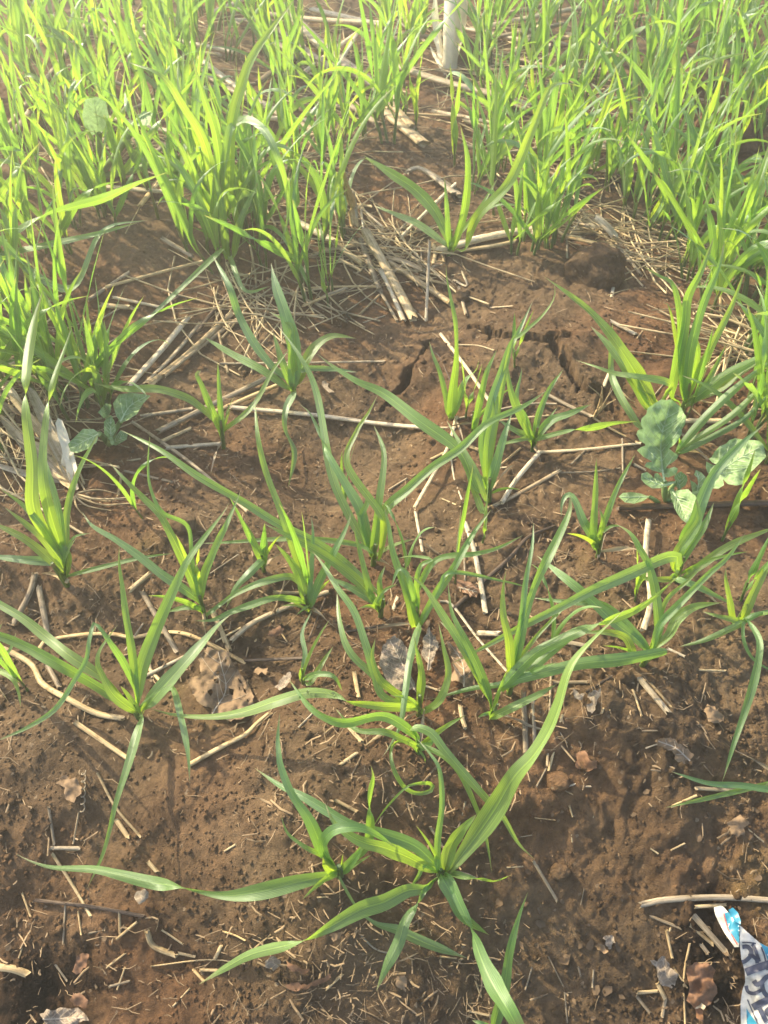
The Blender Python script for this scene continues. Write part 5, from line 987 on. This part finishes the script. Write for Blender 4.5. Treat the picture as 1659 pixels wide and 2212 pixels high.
many(1, 'in the pile behind the left wheat stand', [('20 562 230 302 402 58', 26, g), ('430 112 650 190', 26, g), ('440 90 640 120', 26, g), ('450 150 650 170', 24, s_), ('470 180 640 205', 24, g), ('500 502 682 428', 26, g), ('600 702 762 600', 28, s_), ('330 340 460 290', 22, g), ('1232 930 1442 1042', 32, s_), ('40 600 130 480', 30, g), ('190 380 330 350', 22, g), ('720 560 860 500', 22, s_), ('700 1030 830 1106', 20, g)])
many(1, 'in the long straw pile by the maize stump', [('830 238 1050 402 1252 522', 28, s_), ('850 302 1100 442 1352 560', 26, g), ('1020 90 1152 92', 32, s_), ('1010 42 1300 82 1660 104', 28, s_), ('1240 48 1400 202 1600 352 1702 432', 46, g), ('1150 100 1452 322', 42, g), ('1340 40 1660 112', 28, s_), ('1050 502 1352 522', 28, s_), ('1110 362 1282 240', 32, g), ('1480 250 1540 150', 18, wv), ('1120 150 1300 240 1500 300', 30, g), ('900 60 1040 0 1100 -60', 26, s_), ('1300 420 1540 480', 22, g), ('1400 380 1640 540', 26, g), ('1260 600 1460 560', 16, s_)])
many(2, 'in the straw strewn right of the maize stump', [('0 268 250 352 480 412 642 462', 32, s_), ('0 482 172 622', 42, g), ('-20 392 122 552', 32, g), ('410 122 700 62 862 30', 28, s_), ('560 182 802 160', 24, s_), ('800 150 1082 262', 26, s_), ('450 562 592 632', 20, wv), ('1398 202 1542 118', 24, s_), ('1470 0 1502 122', 26, wv), ('100 742 162 728 302 832', 24, g), ('1100 577 1352 548', 9, s_), ('640 1012 692 898', 15, wv), ('780 1022 1002 1072', 15, s_), ('420 170 640 130 780 100', 26, g), ('430 80 520 60 700 20', 24, g), ('560 250 760 300 900 300', 20, s_), ('540 440 700 470 780 480', 24, tg), ('700 330 860 310', 20, s_), ('860 280 1040 330', 18, g), ('340 520 500 560 620 600', 16, s_), ('760 560 920 640', 14, s_), ('940 590 950 640', 18, wv), ('1310 420 1400 440', 22, g), ('650 150 820 200 980 210', 16, g), ('1080 350 1000 420', 14, s_), ('130 60 200 120', 16, s_), ('60 90 180 180', 12, g), ('0 180 100 160', 26, g), ('20 40 110 100', 22, g), ('980 740 1100 800', 22, tg), ('820 830 940 800', 10, g)])

lr2 = random.Random(41)
for i in range(30):
    X = lr2.uniform(40, 1640); Y = lr2.uniform(40, 420); a = lr2.choice([.45, .5, -.3, .1, .7, 1.9]) + lr2.gauss(0, .15); ll = lr2.uniform(120, 300)
    straw(0, [(X, Y), (X + math.cos(a) * ll * .5, Y + math.sin(a) * ll * .22), (X + math.cos(a) * ll, Y + math.sin(a) * ll * .45)], lr2.uniform(14, 32), lr2.choice([wv, wv, s_, g]), 'lying among the stems of the far wheat', lift=[lr2.uniform(.2, 1.2), lr2.uniform(.4, 1), lr2.uniform(.1, .8)])
# ------------------------------------------------------------------ maize stump, dry husk, roots, tendril
def strips(name, t, loc_px, label, cat, rows, part, mat, ref=(0, -.5, .86)):
    loc = onground(*T2D(t, *loc_px)); root = empty(name, loc); tag(root, label, cat)
    for i, (pts, w, hs) in enumerate(rows):
        P = [T2D(t, *q) for q in pairs(pts)]; n = len(P); Q = [onground(q[0], q[1], np.interp(k / (n - 1), np.linspace(0, 1, len(hs)), hs) * .01) - loc for k, q in enumerate(P)]
        W = w * .5 * depth_m(Q[n // 2] + loc)
        me = blade_mesh(part, Q, W, [.9, 1, .95, 1, .85, .6], (), (i * 37) % 50 - 25, .35, ref=ref, seed=i + 50); link(part, me, mat[i % len(mat)], root)
    return root
mzl = onground(*T2D(2, 280, 320))
mz = strips('maize_stump', 2, (280, 320), 'thick bleached maize stump standing in the straw pile', 'stump', [('222 -40 232 100 262 312', 80, [9, 5, .3]), ('350 -60 342 100 292 305', 66, [9.5, 5, .3]), ('290 -40 292 120 276 318', 60, [9, 5, .2]), ('200 200 240 270 268 322', 26, [2, 1, .2])], 'husk', ['husk'], (-.75, -.45, .3))
P = [onground(*T2D(2, 278, 316), .0) - mzl, onground(*T2D(2, 285, 140), .05) - mzl, onground(*T2D(2, 290, -60), .10) - mzl]
link('stalk', tube_mesh('stalk', P, [.010, .012, .011], 12, 10, jag=.004, seed=3), 'husk', mz)
strips('dry_maize_husk', 3, (320, 1010), 'dry bleached maize husk splayed on the soil at the left', 'husk', [('330 1010 260 850 120 560', 66, [.3, 1.2, 2.4]), ('320 1010 240 900 150 800', 60, [.3, 1, 2]), ('325 1005 300 860 250 700', 54, [.3, 1.6, 2.6]), ('300 1000 150 860 0 690', 50, [.2, .8, 1]), ('290 980 120 940 -20 900', 34, [.2, .5, .5]), ('280 960 180 760 40 600', 40, [.2, 1, 1.4]), ('310 990 285 900 290 820', 40, [.3, 1.4, 2.2])], 'husk_strip', ['straw_white', 'straw', 'husk', 'straw_grey'])
strips('dry_maize_husk', 3, (60, 500), 'dry grey maize leaves heaped at the left edge above the husk', 'husk', [('-40 330 60 350 160 380', 40, [.6, 1, .6]), ('-40 430 40 460 90 490', 34, [1, 1, .5]), ('-40 360 80 400 200 430', 36, [.4, .8, .5]), ('0 540 60 600 120 700', 44, [.6, 1, .6]), ('-40 620 40 660 110 690', 40, [.5, .9, .4])], 'husk_strip', ['straw_grey', 'straw_white'])
def threads(name, t, loc_px, label, cat, rows, w, mat, part='root'):
    loc = onground(*T2D(t, *loc_px)); root = empty(name, loc); tag(root, label, cat)
    for i, (pts, hs) in enumerate(rows):
        P = [T2D(t, *q) for q in pairs(pts)]; n = len(P); Q = [onground(q[0], q[1], np.interp(k / (n - 1), np.linspace(0, 1, len(hs)), hs) * .01) - loc for k, q in enumerate(P)]
        r = w * .25 * depth_m(Q[0] + loc); link(part, tube_mesh(part, Q, [r * 1.4, r, r * .5], 6, 5 * n, hollow=False, seed=i), mat, root)
threads('root_tuft', 10, (1335, 775), 'tuft of wiry tan dead roots at the end of the soil crack', 'roots', [('1335 775 1370 700 1385 620 1300 540', [.2, 1.5, 3, 4]), ('1338 775 1390 690 1400 600 1395 545', [.2, 1.6, 3, 3.8]), ('1340 775 1400 700 1440 620 1480 560', [.2, 1.6, 3, 3.6]), ('1342 772 1420 690 1500 640', [.2, 1.4, 2]), ('1336 772 1375 680 1400 560', [.2, 1.8, 3.6]), ('1345 770 1430 640 1470 540', [.2, 2, 3.8]), ('1480 560 1560 640 1650 700', [2, 1.6, .4]), ('1520 560 1600 640 1640 660', [.6, .7, .4])], 7, 'straw')
threads('root_tuft', 3, (330, 1030), 'mat of fine tan dead roots spread below the dry maize husk', 'roots', [('330 1030 420 1050 540 1045 640 1030', [.3, .8, .8, .3]), ('330 1040 440 1075 560 1070 700 1085', [.3, .6, .8, .3]), ('325 1040 380 1080 480 1100', [.3, .6, .4]), ('320 1040 330 1080 360 1120', [.3, .5, .3]), ('300 1040 240 1060 150 1050', [.3, .6, .4]), ('335 1025 420 1010 520 1030', [.3, .8, .4]), ('310 1045 280 1090 200 1110', [.3, .6, .3]), ('340 1035 460 1060 500 1050 590 1062', [.3, .6, .9, .3]), ('330 1035 300 1085 310 1150', [.3, .6, .3])], 8, 'straw')
cl = [(362 + 9 * math.cos(k * .9) + k * -.15, 10 + k * 4.6 + 10 * math.sin(k * .9)) for k in range(40)]
loc = onground(*T2D(7, *cl[0])); Q = [onground(*T2D(7, *q), .0022 + .0016 * math.sin(k * .9)) - loc for k, q in enumerate(cl)]
o = link('coiled_tendril', tube_mesh('coiled_tendril', Q, .00045, 6, 120, hollow=False), 'straw_grey'); o.location = loc; tag(o, 'small dry tendril coiled like a spring on the front soil', 'tendril')

# ------------------------------------------------------------------ fine litter nobody could count
def build_chaff(n=6500):
    VV = []; FF = []; b = 0
    Xp = rng.uniform(-60, 1720, n * 5); Yp = rng.uniform(-60, 2290, n * 5)
    u = (Xp - 829.5) / FD; v = (Yp - 1106) / FD; k = CAM_H / (SP + v * CP); gx = u * k; gy = (CP - v * SP) * k
    dn = vnoise(gx * 7 + 3, gy * 7, 55) + .9 * (Yp < 520) + .35 * (Yp > 1950) - .25 * ((Yp > 1750) & (Xp > 1000) & (Yp < 1950))
    ok = dn > rng.uniform(-.55, .9, n * 5); gx = gx[ok][:n]; gy = gy[ok][:n]; Yp = Yp[ok][:n]; zz = relief(gx, gy)
    for i in range(len(gx)):
        far = Yp[i] < 520
        L_ = (.003 + .020 * rng.random() ** 4) * (2.6 if far else 1); w = .00018 + .00050 * rng.random() ** 4; a = rng.uniform(0, 6.28); d = np.array([math.cos(a), math.sin(a), rng.normal(0, .12)]); sd = np.array([-math.sin(a), math.cos(a), 0])
        c = np.array([gx[i], gy[i], zz[i] + .0009 + (.004 * rng.random() if far else .0006 * rng.random())]); bow = np.array([0, 0, .03 * L_ * rng.normal()]) + sd * .10 * L_ * rng.normal()
        P = [c - d * L_ / 2, c + bow, c + d * L_ / 2]
        for p, ww in zip(P, (w, w * 1.1, w * .8)): VV += [p - sd * ww, p + np.array([0, 0, ww * .8]), p + sd * ww]
        for j in range(2):
            q = b + j * 3; FF += [(q, q + 1, q + 4, q + 3), (q + 1, q + 2, q + 5, q + 4)]
        b += 9
    me = mesh('chaff', VV, FF); o = link('chaff', me, 'chaff'); o['kind'] = 'stuff'; tag(o, 'fine straw chaff scattered over the whole field', 'chaff')
MAT['chaff'] = plain_material('chaff', (.30, .21, .115), .7, .1, .6, 60, .2)
build_chaff()

def build_litter(n=750):
    """matted fine straw between the far seedlings"""
    VV = []; FF = []; b = 0; lr = random.Random(23)
    spots = [(700, 60, 150, 90), (760, 200, 170, 70), (1080, 120, 130, 80), (1130, 230, 110, 60), (300, 80, 150, 60), (640, 400, 120, 70), (1300, 490, 150, 40), (1500, 560, 120, 60), (820, 520, 90, 60), (1250, 330, 120, 60), (60, 800, 90, 80), (40, 930, 80, 60), (250, 330, 150, 80), (1600, 780, 70, 50), (560, 640, 120, 30), (960, 30, 120, 60)]
    for i in range(n):
        cx, cy, sx, sy = spots[i % len(spots)]; X = lr.gauss(cx, sx * .6); Y = lr.gauss(cy, sy * .6); p = flat(X, Y); a = lr.gauss(-.5, .7) if lr.random() < .6 else lr.uniform(0, 6.28)
        L_ = lr.uniform(.05, .22); w = lr.uniform(.0003, .0013); d = np.array([math.cos(a), math.sin(a), 0]); sd = np.array([-math.sin(a), math.cos(a), 0]); k = lr.gauss(0, .06) * L_
        up = lr.random() ** 2 * .018
        for j in range(5):
            s = j / 4 - .5; q = p + d * L_ * s + sd * k * (1 - 4 * s * s); z = gz(q[0], q[1]) + .0012 + up * (.6 + .4 * math.sin(j + i))
            c = np.array([q[0], q[1], z]); VV += [c - sd * w, c + np.array([0, 0, w]), c + sd * w, c - np.array([0, 0, w])]
        for j in range(4):
            q = b + j * 4
            for m_ in range(4): FF.append((q + m_, q + (m_ + 1) % 4, q + 4 + (m_ + 1) % 4, q + 4 + m_))
        b += 20
    me = mesh('straw_litter', VV, FF); o = link('straw_litter', me, 'litter'); o['kind'] = 'stuff'; tag(o, 'matted fine straw littering the soil between the wheat', 'straw litter')
MAT['litter'] = plain_material('litter_straw', (.50, .39, .22), .6, .1, .55, 40, .2)
build_litter()

def build_flakes(n=500):
    VV = []; FF = []; b = 0
    Xp = rng.uniform(-60, 1720, n * 5); Yp = rng.uniform(300, 2290, n * 5)
    u = (Xp - 829.5) / FD; v = (Yp - 1106) / FD; k = CAM_H / (SP + v * CP); gx = u * k; gy = (CP - v * SP) * k
    dn = vnoise(gx * 9 + 13, gy * 9, 56) + .6 * ((Yp > 1900) & (Xp < 700)) + .6 * ((Yp > 1950) & (Xp > 1150))
    ok = dn > rng.uniform(-.2, 1.0, n * 5); gx = gx[ok][:n]; gy = gy[ok][:n]; zz = relief(gx, gy)
    for i in range(len(gx)):
        r = .0011 + .0030 * rng.random() ** 3; m_ = rng.integers(5, 8); a0 = rng.uniform(0, 6.28); tx, ty = rng.normal(0, .35, 2); el = rng.uniform(.4, 1); cu = rng.normal(0, .35)
        c = np.array([gx[i], gy[i], zz[i] + .0008 + r * .2]); VV.append(c + np.array([0, 0, -cu * r * .5]))
        for j in range(m_):
            a = 6.283 * j / m_; q = r * rng.uniform(.6, 1.2); x_, y_ = q * math.cos(a), q * el * math.sin(a); X_ = x_ * math.cos(a0) - y_ * math.sin(a0); Y_ = x_ * math.sin(a0) + y_ * math.cos(a0)
            VV.append(c + np.array([X_, Y_, X_ * tx + Y_ * ty + cu * x_ * x_ / r]))
        FF += [(b, b + 1 + j, b + 1 + (j + 1) % m_) for j in range(m_)]; b += m_ + 1
    o = link('leaf_flakes', mesh('leaf_flakes', VV, FF), 'flake'); o['kind'] = 'stuff'; tag(o, 'crumbled brown leaf flakes mixed into the soil surface', 'leaf litter')
MAT['flake'] = plain_material('leaf_flake', (.125, .082, .045), .8, .1, .5, 70, .4)
build_flakes()

# ------------------------------------------------------------------ thin air volume added to imitate lens glare
def build_veil():
    bm = bmesh.new(); bmesh.ops.create_cube(bm, size=1)
    me = bpy.data.meshes.new('veil'); bm.to_mesh(me); bm.free(); o = bpy.data.objects.new('veil', me); col.objects.link(o)
    o.location = (0, 55, -.1); o.scale = (300, 150, 2.2); o['kind'] = 'stuff'; tag(o, 'thin added haze hanging over the field', 'veil')
    m, t = M('veil'); out = N(t, 'ShaderNodeOutputMaterial'); v = N(t, 'ShaderNodeVolumePrincipled')
    v.inputs['Color'].default_value = (1, .97, .84, 1); v.inputs['Density'].default_value = .085; v.inputs['Anisotropy'].default_value = .45
    lk(t, v.outputs[0], out.inputs['Volume']); me.materials.append(m)
build_veil()
